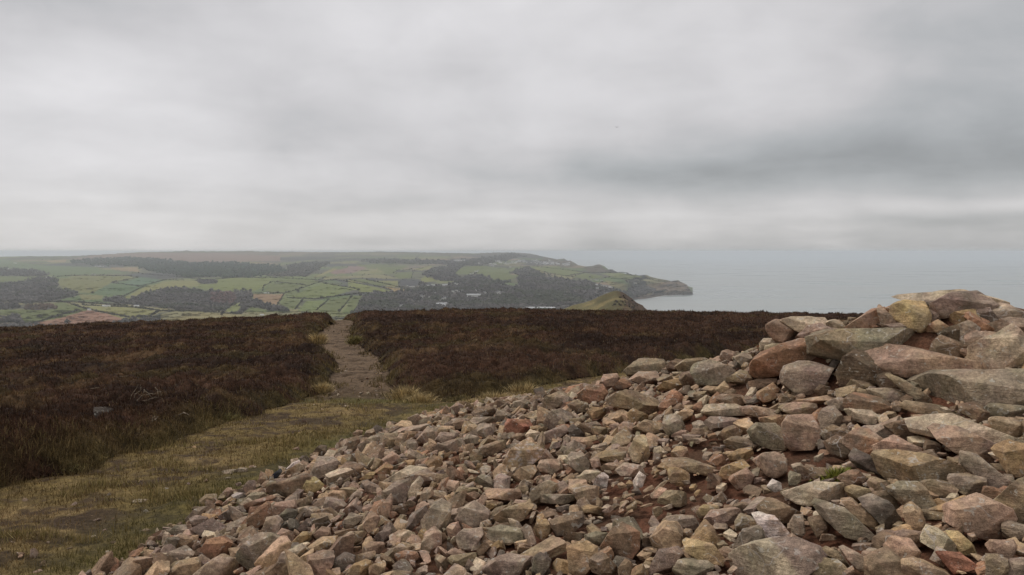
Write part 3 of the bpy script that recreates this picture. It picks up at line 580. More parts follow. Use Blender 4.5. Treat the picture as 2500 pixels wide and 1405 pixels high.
for hi, (pl, lab) in enumerate(HEDGES):
    P = []
    for (xa, ya), (xb, yb) in zip(pl[:-1], pl[1:]):
        k = max(int(math.hypot(xb - xa, yb - ya) / 1.1), 2); t_ = np.linspace(0, 1, k, endpoint=False); P.append(np.c_[xa + (xb - xa) * t_, ya + (yb - ya) * t_])
    P = np.concatenate(P); P = P + sd.normal(0, .35, P.shape); P = P[sd.random(len(P)) < .93]; W = on_land(P[:, 0], P[:, 1])
    big_ = (sd.random(len(W)) < .16); rad_ = np.where(big_, sd.uniform(4, 6, len(W)), sd.uniform(1.7, 3.2, len(W)))
    v, f_, c = crowns(W, rad_ * 1.1, rad_ * .95, s2l((60, 58, 48)), 100 + hi); o = mesh_np('hedgerow', v, f_, m_tree, c, smooth=False)
    tag(o, lab, 'hedgerow', 'hedgerows between the valley fields')
# scattered far trees and bushes that nobody would count: along field edges of the far land
k = np.where(edge & (Q[:, 1] < 700) & (Q[:, 1] > 622) & (sd.random(n) < .045) & ~rock)[0]
inf = np.zeros(len(k), bool)
for colr, poly in FIELDS: inf |= pip(Q[k, 0], Q[k, 1], poly)
k = k[~inf]; v, f_, c = crowns(Vl[k], sd.uniform(2.5, 6, len(k)), sd.uniform(2, 5, len(k)), s2l((64, 62, 54)), 300)
tag(mesh_np('distant_scrub', v, f_, m_tree, c, smooth=False), 'distant scrub and hedge trees scattered over the far hills', 'scrub', kind='stuff')
# single trees standing in fields: crown and trunk
TREES = [(165, 790, 9, 'lone bare bushy tree in the middle of the ploughed field'), (541, 771, 6, 'small dark tree in the pale field behind the moor'), (96, 776, 8, 'dark tree at the left edge of the ploughed field'), (875, 711, 9, 'bushy tree on the hump above the strip fields'),
         (727, 713, 7, 'dark tree in the hedge above the brown field'), (880, 724, 8, 'tree at the right end of the strip fields'), (226, 717, 7, 'tree in the field corner left of the mid valley wood'), (1440, 679, 8, 'dark tree beside the white farm above the headland')]
m_bark = flat_mat('bark', (.05, .04, .032), .9, .5)
for px, py, r_, lab in TREES:
    Pq = on_land([px], [py])[0]; e_ = bpy.data.objects.new('tree', None); link(e_); e_.location = Pq; tag(e_, lab, 'tree', 'single trees in the valley')
    k = 14; off_ = sd.normal(0, .42, (k, 3)) * r_ * np.array([1, 1, .45]) + [0, 0, r_ * .75]
    v, f_, c = crowns(off_, sd.uniform(.35, .55, k) * r_, sd.uniform(.3, .5, k) * r_, s2l((62, 58, 50)), int(px)); mesh_np('crown', v, f_, m_tree, c, smooth=False, parent=e_)
    th = np.linspace(0, 2 * np.pi, 9)[:-1]; ring = np.c_[np.cos(th), np.sin(th)]
    tv = np.concatenate([np.c_[ring * r_ * s, np.full(8, z_ * r_)] for s, z_ in ((.09, -.2), (.06, .35), (.04, .8))]); i = np.arange(8); tf = np.concatenate([np.c_[b * 8 + i, b * 8 + (i + 1) % 8, b * 8 + 8 + (i + 1) % 8, b * 8 + 8 + i] for b in (0, 1)])
    mesh_np('trunk', tv, tf, m_bark, parent=e_)

# ---------------- houses: gabled, white or grey, parts wall, roof (> chimney)
m_wall = flat_mat('white_render', (.60, .59, .56), .8, .3, .08); m_wall2 = flat_mat('stone_wall', (.42, .38, .33), .9, .3, .2)
m_roof = flat_mat('slate_roof', (.13, .13, .14), .7, .5, .2); m_roof2 = flat_mat('pale_sheet_roof', (.5, .51, .52), .6, .3, .08)
def boxv(a, b_):
    x0, y0, z0 = a; x1, y1, z1 = b_; v = [(x0, y0, z0), (x1, y0, z0), (x1, y1, z0), (x0, y1, z0), (x0, y0, z1), (x1, y0, z1), (x1, y1, z1), (x0, y1, z1)]
    return v, [(0, 3, 2, 1), (4, 5, 6, 7), (0, 1, 5, 4), (1, 2, 6, 5), (2, 3, 7, 6), (3, 0, 4, 7)]
def house_proto(L, Wd, H, RH, mw, mr):
    e_ = bpy.data.objects.new('house', None); link(e_)
    v = [(-L / 2, -Wd / 2, -3), (L / 2, -Wd / 2, -3), (L / 2, Wd / 2, -3), (-L / 2, Wd / 2, -3), (-L / 2, -Wd / 2, H), (L / 2, -Wd / 2, H), (L / 2, Wd / 2, H), (-L / 2, Wd / 2, H), (-L / 2, 0, H + RH), (L / 2, 0, H + RH)]
    me = bpy.data.meshes.new('wall'); me.from_pydata(v, [], [(0, 1, 5, 4), (2, 3, 7, 6), (1, 2, 6, 9, 5), (3, 0, 4, 8, 7)]); me.materials.append(mw); wl = bpy.data.objects.new('wall', me); link(wl); wl.parent = e_
    k = .5; s = RH / (Wd / 2)
    v = []
    for sx_ in (-L / 2 - k, L / 2 + k):
        v += [(sx_, -Wd / 2 - k, H - k * s + .1), (sx_, 0, H + RH + .1), (sx_, Wd / 2 + k, H - k * s + .1), (sx_, -Wd / 2 - k, H - k * s + .4), (sx_, 0, H + RH + .4), (sx_, Wd / 2 + k, H - k * s + .4)]
    me = bpy.data.meshes.new('roof'); me.from_pydata(v, [], [(0, 1, 7, 6), (1, 2, 8, 7), (3, 9, 10, 4), (4, 10, 11, 5), (0, 6, 9, 3), (2, 5, 11, 8), (0, 3, 4, 1), (1, 4, 5, 2), (6, 7, 10, 9), (7, 8, 11, 10)]); me.materials.append(mr); rf = bpy.data.objects.new('roof', me); link(rf); rf.parent = e_
    v, f_ = boxv((-L / 2 + .4, -.5, H + RH * .6), (-L / 2 + 1.4, .5, H + RH + 1.3)); me = bpy.data.meshes.new('chimney'); me.from_pydata(v, [], f_); me.materials.append(m_wall2); ch_ = bpy.data.objects.new('chimney', me); link(ch_); ch_.parent = rf
    return e_
def copy_tree(o, parent=None):
    c = o.copy(); COLL.objects.link(c); c.parent = parent
    for k_ in list(o.children): copy_tree(k_, c)
    return c
protos = [house_proto(13, 8, 5.5, 3, m_wall, m_roof), house_proto(22, 9, 5, 2.2, m_wall, m_roof2), house_proto(10, 8, 5, 3, m_wall2, m_roof)]
used = [False] * 3
big_barns = {(0, 'x')}
for ci, (lab, grp, pts) in enumerate(CL):
    for px, py in pts:
        k = int(rt.choice([0, 0, 0, 1, 2])) if ci < 4 else int(rt.choice([0, 1, 1]))
        if ci == 5: k = int(rt.choice([0, 1, 0]))
        if not used[k]: h_ = protos[k]; used[k] = True
        else: h_ = copy_tree(protos[k])
        Pq = on_land([px], [py + 1.2])[0]; h_.location = Pq + np.array([0, -6, .5]); s_ = rt.uniform(.75, 1.15) * (.9 if ci in (4, 3) else 1) * (1.6 if ci == 5 else 1); h_.scale = (s_,) * 3
        h_.rotation_euler = (0, 0, rt.uniform(-.7, .7)); tag(h_, lab, 'house', grp)
        if k == 2: h_['label'] = lab.replace('white', 'grey stone').replace('pale', 'grey stone')
def bigb(px, py, sx_, lab, rz=0.05):
    h_ = copy_tree(protos[1]); P_ = on_land([px], [py])[0]; h_.location = P_ + np.array([0, -8, 2]); h_.scale = (sx_, 1.6, 1.5); h_.rotation_euler = (0, 0, rz); tag(h_, lab, 'building', 'large pale roofed buildings'); 
bigb(*A2('852,400')[0], 3.2, 'long white roofed building in front of the valley wood'); bigb(*A2('755,160')[0], 6.0, 'long white building in the far valley beyond the fields'); bigb(*A2('634,462')[0], 2.2, 'grey roofed shed just above the heather skyline', .3)
for px, s_, l_ in ((1232, 1.6, 'leftmost pale roof showing over the heather skyline'), (1290, 2.6, 'long pale roof in the middle of the row over the heather skyline'), (1325, 1.5, 'small pale roof third in the row over the heather skyline'), (1362, 2.2, 'high grey roof at the right end of the row over the heather')):
    bigb(850 + px / 2.7778, 580 + 492 / 2.7778, s_, l_)
# masts on the skyline
for px, py, h_ in ((714, 616, 62), (1205, 618.5, 48)):
    P_ = on_land([px], [py])[0]; e_ = bpy.data.objects.new('mast', None); link(e_); e_.location = P_; tag(e_, 'thin radio mast on the far skyline ' + ('left of the path' if px < 1000 else 'above the seaside town'), 'mast', 'masts on the far skyline')
    v, f_ = boxv((-1.2, -1.2, -5), (1.2, 1.2, h_)); v = [(a_ * (1 if c_ < 0 else .45), b_ * (1 if c_ < 0 else .45), c_) for a_, b_, c_ in v]; me = bpy.data.meshes.new('lattice_tower'); me.from_pydata(v, [], f_); me.materials.append(m_bark); q_ = bpy.data.objects.new('lattice_tower', me); link(q_); q_.parent = e_
    v, f_ = boxv((-3.5, -1, h_ * .8), (3.5, 1, h_ * .84)); me = bpy.data.meshes.new('antenna'); me.from_pydata(v, [], f_); me.materials.append(m_bark); q_ = bpy.data.objects.new('antenna', me); link(q_); q_.parent = e_
# surf along the rocks of the headland
m_foam = flat_mat('surf', (.8, .82, .82), .8, .02, .15)
cx_ = np.arange(1548, 1690, .7); cyb = np.interp(cx_, BOT[:, 0], BOT[:, 1]); d_ = 318 / -ray(cx_, cyb)[1]; wdt = 10 + 26 * np.clip(fbm(np.c_[cx_ / 7, cx_ * 0], 3, 66) + .25, 0, 1) * sst(1692, 1640, cx_)
f1_ = np.c_[ray(cx_, cyb)[0] * d_, d_ + 30, np.full(len(d_), SEA + .9)]; f2_ = np.c_[ray(cx_, cyb)[0] * d_, d_ - wdt, np.full(len(d_), SEA + .9)]
i = np.arange(len(cx_) - 1); nf = len(cx_); tag(mesh_np('surf_foam', np.concatenate([f1_, f2_]), np.c_[i, i + 1, i + 1 + nf, i + nf], m_foam), 'white line of surf along the rocky foot of the headland', 'surf', kind='stuff')

# ================================================================ the green cone shaped hill on the coast
HPX = np.array([(1100, 850), (1200, 812), (1300, 781), (1340, 768), (1372, 756.5), (1398, 746), (1424, 740), (1446, 733), (1465, 723.5), (1480, 717), (1496, 711.8), (1503, 710.5), (1512, 711.5), (1523, 715), (1534, 723), (1547, 733), (1556, 740.5), (1563, 743), (1569, 746), (1574, 752), (1582, 758), (1600, 775), (1650, 815), (1750, 900)])
D0 = 1500.; hx = np.linspace(1110, 1740, 420); prof = np.interp(hx, HPX[:, 0], HPX[:, 1]); prof = prof + .35 * vnoise(np.c_[hx / 3, hx * 0], 3)
tt = np.r_[np.linspace(-420, 0, 150), np.linspace(0, 400, 40)[1:]]; HXg, TTg = np.meshgrid(hx, tt); ax_, az_ = ray(HXg, np.tile(prof, (len(tt), 1)))
wxh = ax_ * D0; wzh = az_ * D0; wyh = D0 + TTg; sp2 = .42 * np.abs(np.minimum(TTg, 0)) + 1.0 * np.maximum(TTg, 0)
wxh = wxh * (1 + .0 * TTg); Ph = np.c_[wxh.ravel(), wyh.ravel()]
rl = (7 * fbm(Ph / 120, 3, 44) + 2.2 * fbm(Ph / 22, 3, 45)).reshape(HXg.shape) * sst(0, 60, np.abs(TTg))
wzh = wzh - sp2 + rl
hc1 = mixv(np.tile(s2l((116, 108, 76)) * .8, (len(Ph), 1)), s2l((96, 90, 62)) * .8, sst(-.2, .4, fbm(Ph / 60, 4, 46)))
hpx = HXg.ravel(); tf_ = TTg.ravel()
br = sst(.0, .16, fbm(Ph / np.array([22, 40]), 4, 48) + .95 * sst(1490, 1532, hpx) - .38 - .2 * sst(-90, -160, tf_)); hc1 = mixv(hc1, s2l((74, 56, 46)), br * .9)
br2 = sst(.25, .45, fbm(Ph / 18, 3, 49)); hc1 = mixv(hc1, s2l((80, 66, 46)), br2 * .6)
hc1 = mixv(hc1, s2l((146, 130, 90)), sst(.3, .5, fbm(Ph / np.array([70, 14]), 3, 50)) * .5)
nh = len(hx); jj, ii = np.meshgrid(np.arange(len(tt) - 1), np.arange(nh - 1), indexing='ij'); Fh2 = np.stack([jj * nh + ii, jj * nh + ii + 1, (jj + 1) * nh + ii + 1, (jj + 1) * nh + ii], -1).reshape(-1, 4)
mesh_np('hill', np.c_[Ph, wzh.ravel()], Fh2, m_hill, hc1)['kind'] = 'structure'

kk = np.where((tf_ < -3) & (tf_ > -150) & ((hpx > 1518) | (fbm(Ph / 40, 2, 57) > .33)) & (sd.random(len(Ph)) < .05))[0]
v, f_, c = crowns(np.c_[Ph, wzh.ravel()][kk], sd.uniform(1.2, 3.2, len(kk)), sd.uniform(.8, 2, len(kk)), s2l((66, 54, 42)), 400); tag(mesh_np('hill_scrub', v, f_, m_tree, c, smooth=False), 'dark scrub and bracken patches on the cone shaped hill', 'scrub', kind='stuff')

# ================================================================ haze
v, f_ = boxv((-90000, -90000, -1200), (90000, 90000, 16)); me = bpy.data.meshes.new('haze'); me.from_pydata(v, [], f_); hzo = link(bpy.data.objects.new('haze', me)); hzo['kind'] = 'stuff'
mh = bpy.data.materials.new('haze_air'); mh.use_nodes = True; t = mh.node_tree; t.nodes.clear(); vo = N(t, 'ShaderNodeVolumePrincipled'); vo.inputs['Color'].default_value = (.91, .955, .995, 1); vo.inputs['Density'].default_value = 6.2e-5; vo.inputs['Anisotropy'].default_value = .75
ou = N(t, 'ShaderNodeOutputMaterial'); t.links.new(vo.outputs[0], ou.inputs['Volume']); me.materials.append(mh)
# ================================================================ stones of the cairn
# each row: colour codes ; outline in one of four digitising frames [; landmark words]
ROCKS = {'A': (1700, 680, 3.1225, '''
wg;1612,165 1690,115 2080,112 2250,165 2250,200 1740,195;long pale layered slab capping the cairn
P;1835,200 1950,130 2130,120 2230,190 2210,240 2090,262 1890,305 1840,280;purple brown boulder under the capping slab
yo;1505,220 1580,182 1710,185 1765,270 1750,360 1690,400 1620,375 1500,290;rounded yellow boulder near the cairn top
pr;1240,350 1330,240 1405,225 1415,270 1400,340 1300,380 1130,400;pink ribbed slab leaning beside the yellow boulder
rb;1425,240 1500,200 1545,220 1510,300 1450,270
gp;1400,245 1440,240 1540,345 1520,375 1430,360
P;1455,360 1560,340 1645,385 1620,398 1480,380
r;1290,360 1350,348 1410,375 1330,385
g;1755,245 1820,245 1850,300 1800,335 1765,310
DP;1730,185 1820,180 1845,240 1760,250
OB;1900,330 1990,265 2110,230 2130,290 2060,330 1950,375
tr;1730,380 1840,320 1915,370 1880,405 1780,408;small bright orange pink stone below the purple boulder
B;1865,425 1940,375 2030,375 2035,440 1980,475 1900,450
gb;2030,340 2070,325 2145,380 2130,450 2070,500 2030,470
rb;2070,300 2110,293 2220,350 2290,430 2260,450 2150,390
pg;2085,460 2140,415 2250,420 2320,465 2210,520 2130,560 2085,510
wp;2390,362 2450,430 2505,560 2505,650 2180,705 2120,610 2130,540 2250,500;pale pointed boulder at the right edge
gw;2250,200 2380,210 2520,280 2560,340 2300,315 2250,260;grey white veined boulder behind the cairn top
gb;2250,370 2380,310 2540,315 2560,400 2440,410 2300,440
DP;2130,250 2230,230 2290,320 2250,350 2150,290
Go;940,460 1080,410 1500,383 1760,400 1840,460 1830,530 1790,575 1600,560 1330,560 1120,630 950,590 935,530;longest olive grey slab of the cairn wall
pt;1262,560 1330,525 1500,522 1700,550 2100,620 2125,650 2110,690 1800,750 1590,750 1370,690 1265,620;long pink topped slab under the longest slab
Gg;1745,830 1860,760 2200,710 2560,690 2600,970 2100,960 1780,915;great grey green mossy slab at the right edge
B;1100,720 1150,600 1220,550 1290,570 1390,720 1390,780 1300,800 1110,820;brown upright block propping the pink topped slab
rp;435,660 480,600 620,520 780,465 900,470 925,600 880,650 640,710 480,770 435,740;red pink pitted boulder leaning left of the longest slab
Pg;670,770 685,680 780,645 870,640 1025,680 1010,710 910,860 870,885 770,870 680,810;mauve cube shaped boulder below the pitted boulder
pg;545,400 560,350 620,315 700,350 800,420 790,440 690,500 600,470;pinkish grey boulder at the left end of the cairn wall
wg;660,330 740,300 960,300 985,330 960,370 800,410 720,370;flat pale slab behind the left end of the wall
Pp;780,450 850,370 940,345 1060,395 1040,420 960,455 900,470;purple boulder above the pitted boulder
wo;985,330 1040,320 1140,340 1110,380 1060,390
p;1050,380 1120,395 1110,420 1060,415
w;485,500 510,465 590,465 600,490 530,550 485,540
wo;520,540 590,500 660,510 620,540 560,600
p;180,610 200,560 240,545 300,565 290,620 210,650
gw;285,600 350,575 410,580 430,620 400,660 340,660
b;1840,480 1900,458 2010,500 2030,590 1990,600 1800,590
ob;245,760 310,715 400,730 415,770 370,800 270,790
t;145,860 215,790 250,830 230,880 180,880
rt;465,885 580,805 625,850 600,910 520,950 470,920;split orange brown stone below the mauve cube
bB;410,790 600,760 620,820 430,850
B;900,860 940,810 1010,830 1000,885 920,890
ob;1160,830 1200,780 1300,790 1340,830 1250,860
B;1390,800 1400,740 1480,725 1530,790 1560,850 1420,840
oG;1470,760 1490,742 1600,790 1750,890 1780,940 1720,960 1610,880;olive finger shaped stone leaning on the mossy slab
go;1330,870 1390,840 1520,845 1585,885 1560,940 1440,945 1350,910
oB;1200,880 1250,840 1320,860 1310,910 1220,905
bg;155,910 220,885 330,885 380,920 350,965 200,955
p;365,930 400,900 440,910 435,965 390,965
bB;625,900 690,880 760,900 770,945 640,945
tp;710,950 860,915 1020,880 1040,900 980,945 860,965
gw;1005,945 1090,907 1180,935 1180,975 1100,1005 1020,975
op;660,1000 720,955 900,965 920,1035 770,1045 670,1020
br;1160,930 1200,900 1400,930 1480,980 1470,1035 1200,990
bg;1500,980 1540,945 1600,990 1590,1020 1510,1010
oB;1600,1000 1630,950 1760,960 1960,1030 1940,1070 1800,1050
bo;2030,980 2110,955 2250,1060 2240,1090 2130,1080 2040,1030
Go;2215,1020 2270,970 2480,975 2500,1010 2440,1060 2250,1065
wG;50,1020 80,975 290,960 360,985 355,1040 150,1060 60,1040;pale olive brick shaped stone crusted with lichen
pb;360,1000 450,980 620,1000 640,1025 480,1060 370,1035
P;80,1110 130,1060 280,1060 350,1090 260,1150 140,1165
tr;500,1070 600,1045 700,1060 690,1130 600,1110 500,1100
Gg;400,1180 470,1110 600,1105 680,1170 670,1300 600,1305 440,1250;blue grey rounded boulder in the middle of the slope
pk;700,1060 860,1040 930,1150 920,1280 730,1310 690,1270 665,1130;pink block touching the blue grey boulder
gP;945,1070 980,1000 1060,990 1100,1040 1080,1120 960,1150
wG;1150,1020 1180,1005 1320,1005 1375,1050 1360,1090 1290,1105 1190,1080;greenish white flaky stone
bg;945,1190 1040,1120 1160,1160 1175,1190 1100,1210 960,1260
b;1005,1250 1060,1210 1140,1220 1195,1330 1150,1375 1060,1345
rg;1145,1230 1230,1155 1310,1150 1410,1225 1390,1320 1320,1365 1230,1340 1150,1280;round boulder with an orange patch
gp;1305,1130 1400,1120 1510,1190 1480,1220 1410,1230
pk;1370,1290 1510,1205 1680,1280 1640,1335 1400,1370;mauve pink block right of the orange patched boulder
bo;1465,1140 1600,1085 1690,1085 1730,1170 1670,1240 1560,1220
p;1680,1060 1740,1045 1815,1070 1810,1110 1700,1100
wg;1700,1140 1830,1090 2000,1080 2250,1180 2520,1260 2490,1310 2300,1280 1900,1170 1740,1210;long grey white slab on the right
pP;1830,1180 1870,1145 2010,1150 2240,1250 2325,1300 2310,1350 2200,1385 2020,1340 1880,1250;long pink brown stone lying on the grey white slab
ow;2270,1110 2310,1075 2510,1080 2510,1160 2440,1210 2300,1160'''),
'B': (1700, 955, 3.1225, '''
oO;1405,530 1430,495 1560,480 1750,495 2020,560 2050,600 1960,650 1700,690 1520,705 1440,640;long ochre topped olive boulder on the right
Og;2330,440 2400,395 2520,430 2540,640 2420,640 2370,580
gP;2060,500 2150,510 2360,670 2370,720 2250,740 2170,680 2060,580
D;1210,490 1260,475 1370,520 1440,650 1400,640 1220,560
pk;445,545 520,480 600,468 670,510 685,610 620,650 530,640;rounded pink stone left of the grass tuft
bg;760,600 850,585 980,590 1010,640 960,665 800,680
br;1080,670 1160,610 1230,610 1280,660 1250,700 1150,725
op;1320,680 1370,665 1490,700 1510,720 1420,760 1350,750
oy;1150,750 1200,725 1310,745 1340,780 1320,810 1230,825 1170,790
wo;680,790 900,700 1080,690 1120,750 1060,830 900,870 760,860 690,820;pale olive slab below the grass tuft
Go;1480,770 1560,720 1690,700 1740,760 1810,880 1800,920 1640,905 1500,800;olive block with a mossy corner
ob;1750,720 1800,690 1900,690 1965,740 1940,790 1800,820 1760,780
go;1950,680 2050,645 2170,650 2175,770 2050,790 1990,760
Gg;910,890 930,855 1130,900 1350,1090 1340,1130 1150,1110 960,960;long grey green stone leaning down the slope
to;1130,870 1200,850 1260,890 1370,990 1340,1035 1250,1000
Dg;1255,850 1340,805 1450,840 1530,940 1520,1020 1440,1045 1350,960;dark grey rounded stone beside the leaning one
bp;1350,790 1460,760 1535,870 1510,900 1430,830
tO;1580,880 1620,868 1700,930 1735,1050 1680,1065 1610,1000
pk;1945,930 2000,890 2140,805 2340,880 2360,940 2330,1050 2220,1110 1960,1020;big pink block near the bottom right corner
rb;2205,760 2250,740 2370,760 2380,790 2290,830 2220,810
oB;2400,800 2440,700 2520,650 2560,1040 2380,940 2300,870;dark olive boulder cut by the right edge
kp;1460,1180 1500,1130 1620,1130 1685,1210 1660,1280 1560,1300 1470,1230;pale pink round stone at the bottom right
w;1740,1130 1770,1050 1840,1060 2000,1190 1990,1245 1870,1220 1740,1170;pale grey pointed stone at the bottom right
y;1920,1090 2000,1080 2080,1150 2110,1220 2020,1230 1960,1150;small yellow stone at the bottom right
R;1860,1260 2000,1240 2120,1320 1970,1385 1900,1310;bright red stone at the bottom right
pk;2245,1200 2380,1130 2415,1200 2370,1280 2270,1240
bP;1500,1100 1600,1065 1720,1070 1745,1120 1690,1170 1560,1130
ob;1320,1300 1400,1250 1500,1250 1600,1340 1660,1440 1320,1440
tp;1620,1340 1690,1300 1880,1360 1960,1430 1640,1440
wP;265,1280 330,1235 560,1190 650,1120 760,1120 900,1160 960,1220 930,1290 700,1460 300,1460;huge two toned slab on the bottom edge
o;870,1340 960,1285 1060,1285 1110,1330 1030,1420 900,1430
o;950,1240 1000,1195 1090,1230 1160,1320 1110,1310
gp;1105,1210 1150,1200 1290,1280 1305,1340 1240,1360 1160,1290
og;2230,1270 2290,1260 2350,1280 2365,1420 2225,1430
gP;2370,1330 2450,1290 2520,1310 2530,1430 2380,1430
Go;300,1010 340,940 420,960 470,1030 400,1050 310,1070
qk;430,950 480,935 600,960 710,1080 690,1110 560,1140 470,1020;white and pink quartz streaked stone above the huge slab
gD;285,1200 350,1080 480,1035 525,1080 480,1150 330,1240
b;470,900 520,850 640,850 800,920 790,1000 620,1000
gk;720,1010 740,970 810,965 825,1070 800,1110 730,1080
q;540,730 580,675 640,700 650,750 600,770;white quartz lump on the red soil
oy;0,930 60,870 140,870 160,900 100,950 20,975
pP;80,1000 140,920 300,890 335,930 300,990 100,1025
bo;880,970 940,950 1000,980 990,1060 930,1110 880,1040
Ob;250,500 290,470 420,445 440,500 330,540 260,530
og;215,380 250,360 400,370 450,410 330,450 240,440
r;100,530 130,480 200,500 230,540 150,570 110,560
Or;180,650 200,590 350,520 400,570 300,670 200,680;large ochre stone left of the rounded pink one
pr;260,690 290,640 370,590 430,650 400,730 310,755
G;710,680 740,620 790,640 795,700 720,720
bO;165,350 200,300 290,265 345,300 320,350 180,370
go;2350,1030 2400,1020 2510,1040 2520,1110 2430,1130 2360,1090
oB;1705,940 1760,920 1920,920 1930,970 1760,990'''),
'C': (1100, 860, 2.6013, '''
Go;1105,120 1150,80 1240,40 1360,45 1365,120 1240,140 1130,150;olive grey block alone on the heap skyline
bg;1370,90 1430,45 1485,50 1470,100 1390,125
og;1435,90 1500,45 1600,35 1640,50 1560,90 1480,140
Gg;1530,130 1560,80 1640,50 1720,90 1800,130 1790,170 1700,220 1580,210;rough grey green boulder on the skyline
Ob;1310,230 1350,190 1440,165 1500,200 1450,240 1330,245
pg;1150,190 1200,145 1320,140 1310,190 1250,205
pk;940,210 970,150 1060,140 1080,175 1040,215 960,235
rP;1010,240 1080,170 1140,175 1150,215 1100,240
rb;805,270 870,215 960,205 1000,260 990,300 890,330 820,300;red orange boulder on the heap skyline
ob;990,300 1040,270 1180,250 1390,330 1390,370 1240,395 1100,370 1000,330;long tan slab on the upper slope
og;570,340 600,290 690,250 740,290 730,340 640,365
gG;395,320 470,300 520,310 490,360 400,350
oB;750,340 800,305 865,320 875,380 800,390
Oo;875,370 900,350 990,360 980,420 900,425
gP;590,450 620,390 700,355 770,390 770,430 640,490 590,490;purple grey block right of the rust red one
Rr;345,470 370,425 500,430 525,470 520,520 350,520;bright rust red block on the upper slope
gP;546,560 560,525 720,460 755,500 700,540 600,585;pale mauve slab leaning below the purple grey block
D;745,490 780,455 850,520 860,555 800,545 760,530
wo;475,530 510,490 565,510 570,550 520,570
bp;380,540 420,515 480,520 470,560 420,570
to;320,720 380,620 470,560 600,620 620,640 480,740 380,755;big tan wedge crossed by a pale quartz line
O;1125,390 1160,360 1255,400 1240,440 1140,450
pr;1065,490 1090,450 1160,460 1165,510 1110,540 1070,525
ot;895,490 930,470 1000,480 990,530 905,520
to;1170,480 1240,430 1340,450 1350,500 1260,520
Gg;1350,430 1430,415 1485,450 1450,520 1380,530 1350,490
to;1420,410 1490,355 1540,370 1530,410 1470,440
wO;1135,620 1180,530 1235,530 1265,650 1230,705 1160,695;upright pale ochre stone standing on end
tk;1405,640 1430,600 1500,600 1510,660 1460,680
gG;745,660 770,635 840,640 885,700 880,745 820,770 755,720;grey green layered stone left of the upright one
kw;555,720 580,685 690,680 715,740 650,780 565,760;pale pinkish block below the tan wedge
to;380,800 440,740 530,715 550,750 520,800 430,830
p;882,680 940,670 950,730 900,745
oO;920,680 1000,640 1110,635 1120,670 1000,705
pt;955,730 1010,705 1100,700 1095,740 960,755
gp;1045,760 1110,710 1210,720 1230,760 1170,795 1080,785
ob;1345,700 1400,680 1590,700 1680,760 1640,775 1500,750
Ob;1385,790 1430,735 1490,745 1510,800 1460,850 1400,830
kt;215,880 235,865 440,870 465,920 400,950 240,930;salmon coloured brick shaped stone
Gw;545,905 780,905 785,940 720,970 540,955;flat greenish grey stone right of the salmon one
tp;765,880 830,840 930,850 930,960 860,965 800,930
ot;280,1040 350,990 500,955 535,970 470,1060 370,1095 290,1080;smooth olive tan stone below the salmon one
gP;25,1060 80,990 160,950 250,1010 240,1060 150,1110 60,1120;purple grey boulder with a peaked top
Gw;225,1170 250,1120 310,1097 460,1130 460,1190 380,1225 250,1200;pale grey green boulder near the bottom middle
gP;30,1170 80,1125 200,1115 210,1160 130,1270 50,1240;mauve grey rounded block near the bottom middle
Oo;530,1120 560,1065 610,1060 650,1130 600,1185 545,1170
bD;640,1110 700,1050 830,1035 845,1080 760,1160 680,1170
tO;740,1240 850,1200 935,1240 930,1330 850,1420 760,1410;smooth orange tan boulder on the bottom edge
br;950,1240 1030,1120 1090,1080 1200,1140 1200,1250 1150,1310 1000,1300;big brown pyramid shaped boulder with a rusty peak
tb;1280,1180 1380,1080 1440,1080 1470,1150 1460,1250 1300,1280
Pp;1290,1330 1330,1260 1430,1235 1470,1280 1420,1360 1270,1420
yt;1475,1210 1500,1190 1640,1210 1720,1290 1700,1340 1600,1330 1500,1270;yellowish loaf shaped stone near the bottom
go;1370,1060 1450,1035 1540,1040 1580,1110 1500,1135 1400,1090
G;860,1160 920,1140 1020,1150 960,1220 880,1220
bP;870,1330 930,1280 980,1285 1065,1370 1040,1420 900,1420
Gw;1425,1390 1460,1330 1600,1320 1680,1345 1610,1430 1440,1430
b;1060,1380 1110,1315 1160,1350 1150,1420 1070,1430
Oo;835,990 880,970 970,990 970,1030 850,1025
kg;1270,900 1330,860 1370,870 1360,910 1280,935
o;1325,930 1370,880 1480,885 1490,970 1350,970
qP;915,820 960,765 1005,800 990,860 930,860
qP;1170,810 1200,760 1240,790 1220,850 1180,870
DG;515,1390 530,1320 570,1275 640,1300 630,1360 590,1420 530,1430
gP;200,1390 300,1300 380,1285 510,1300 450,1420 220,1430
o;0,1310 60,1290 160,1280 165,1330 60,1370 0,1380'''),
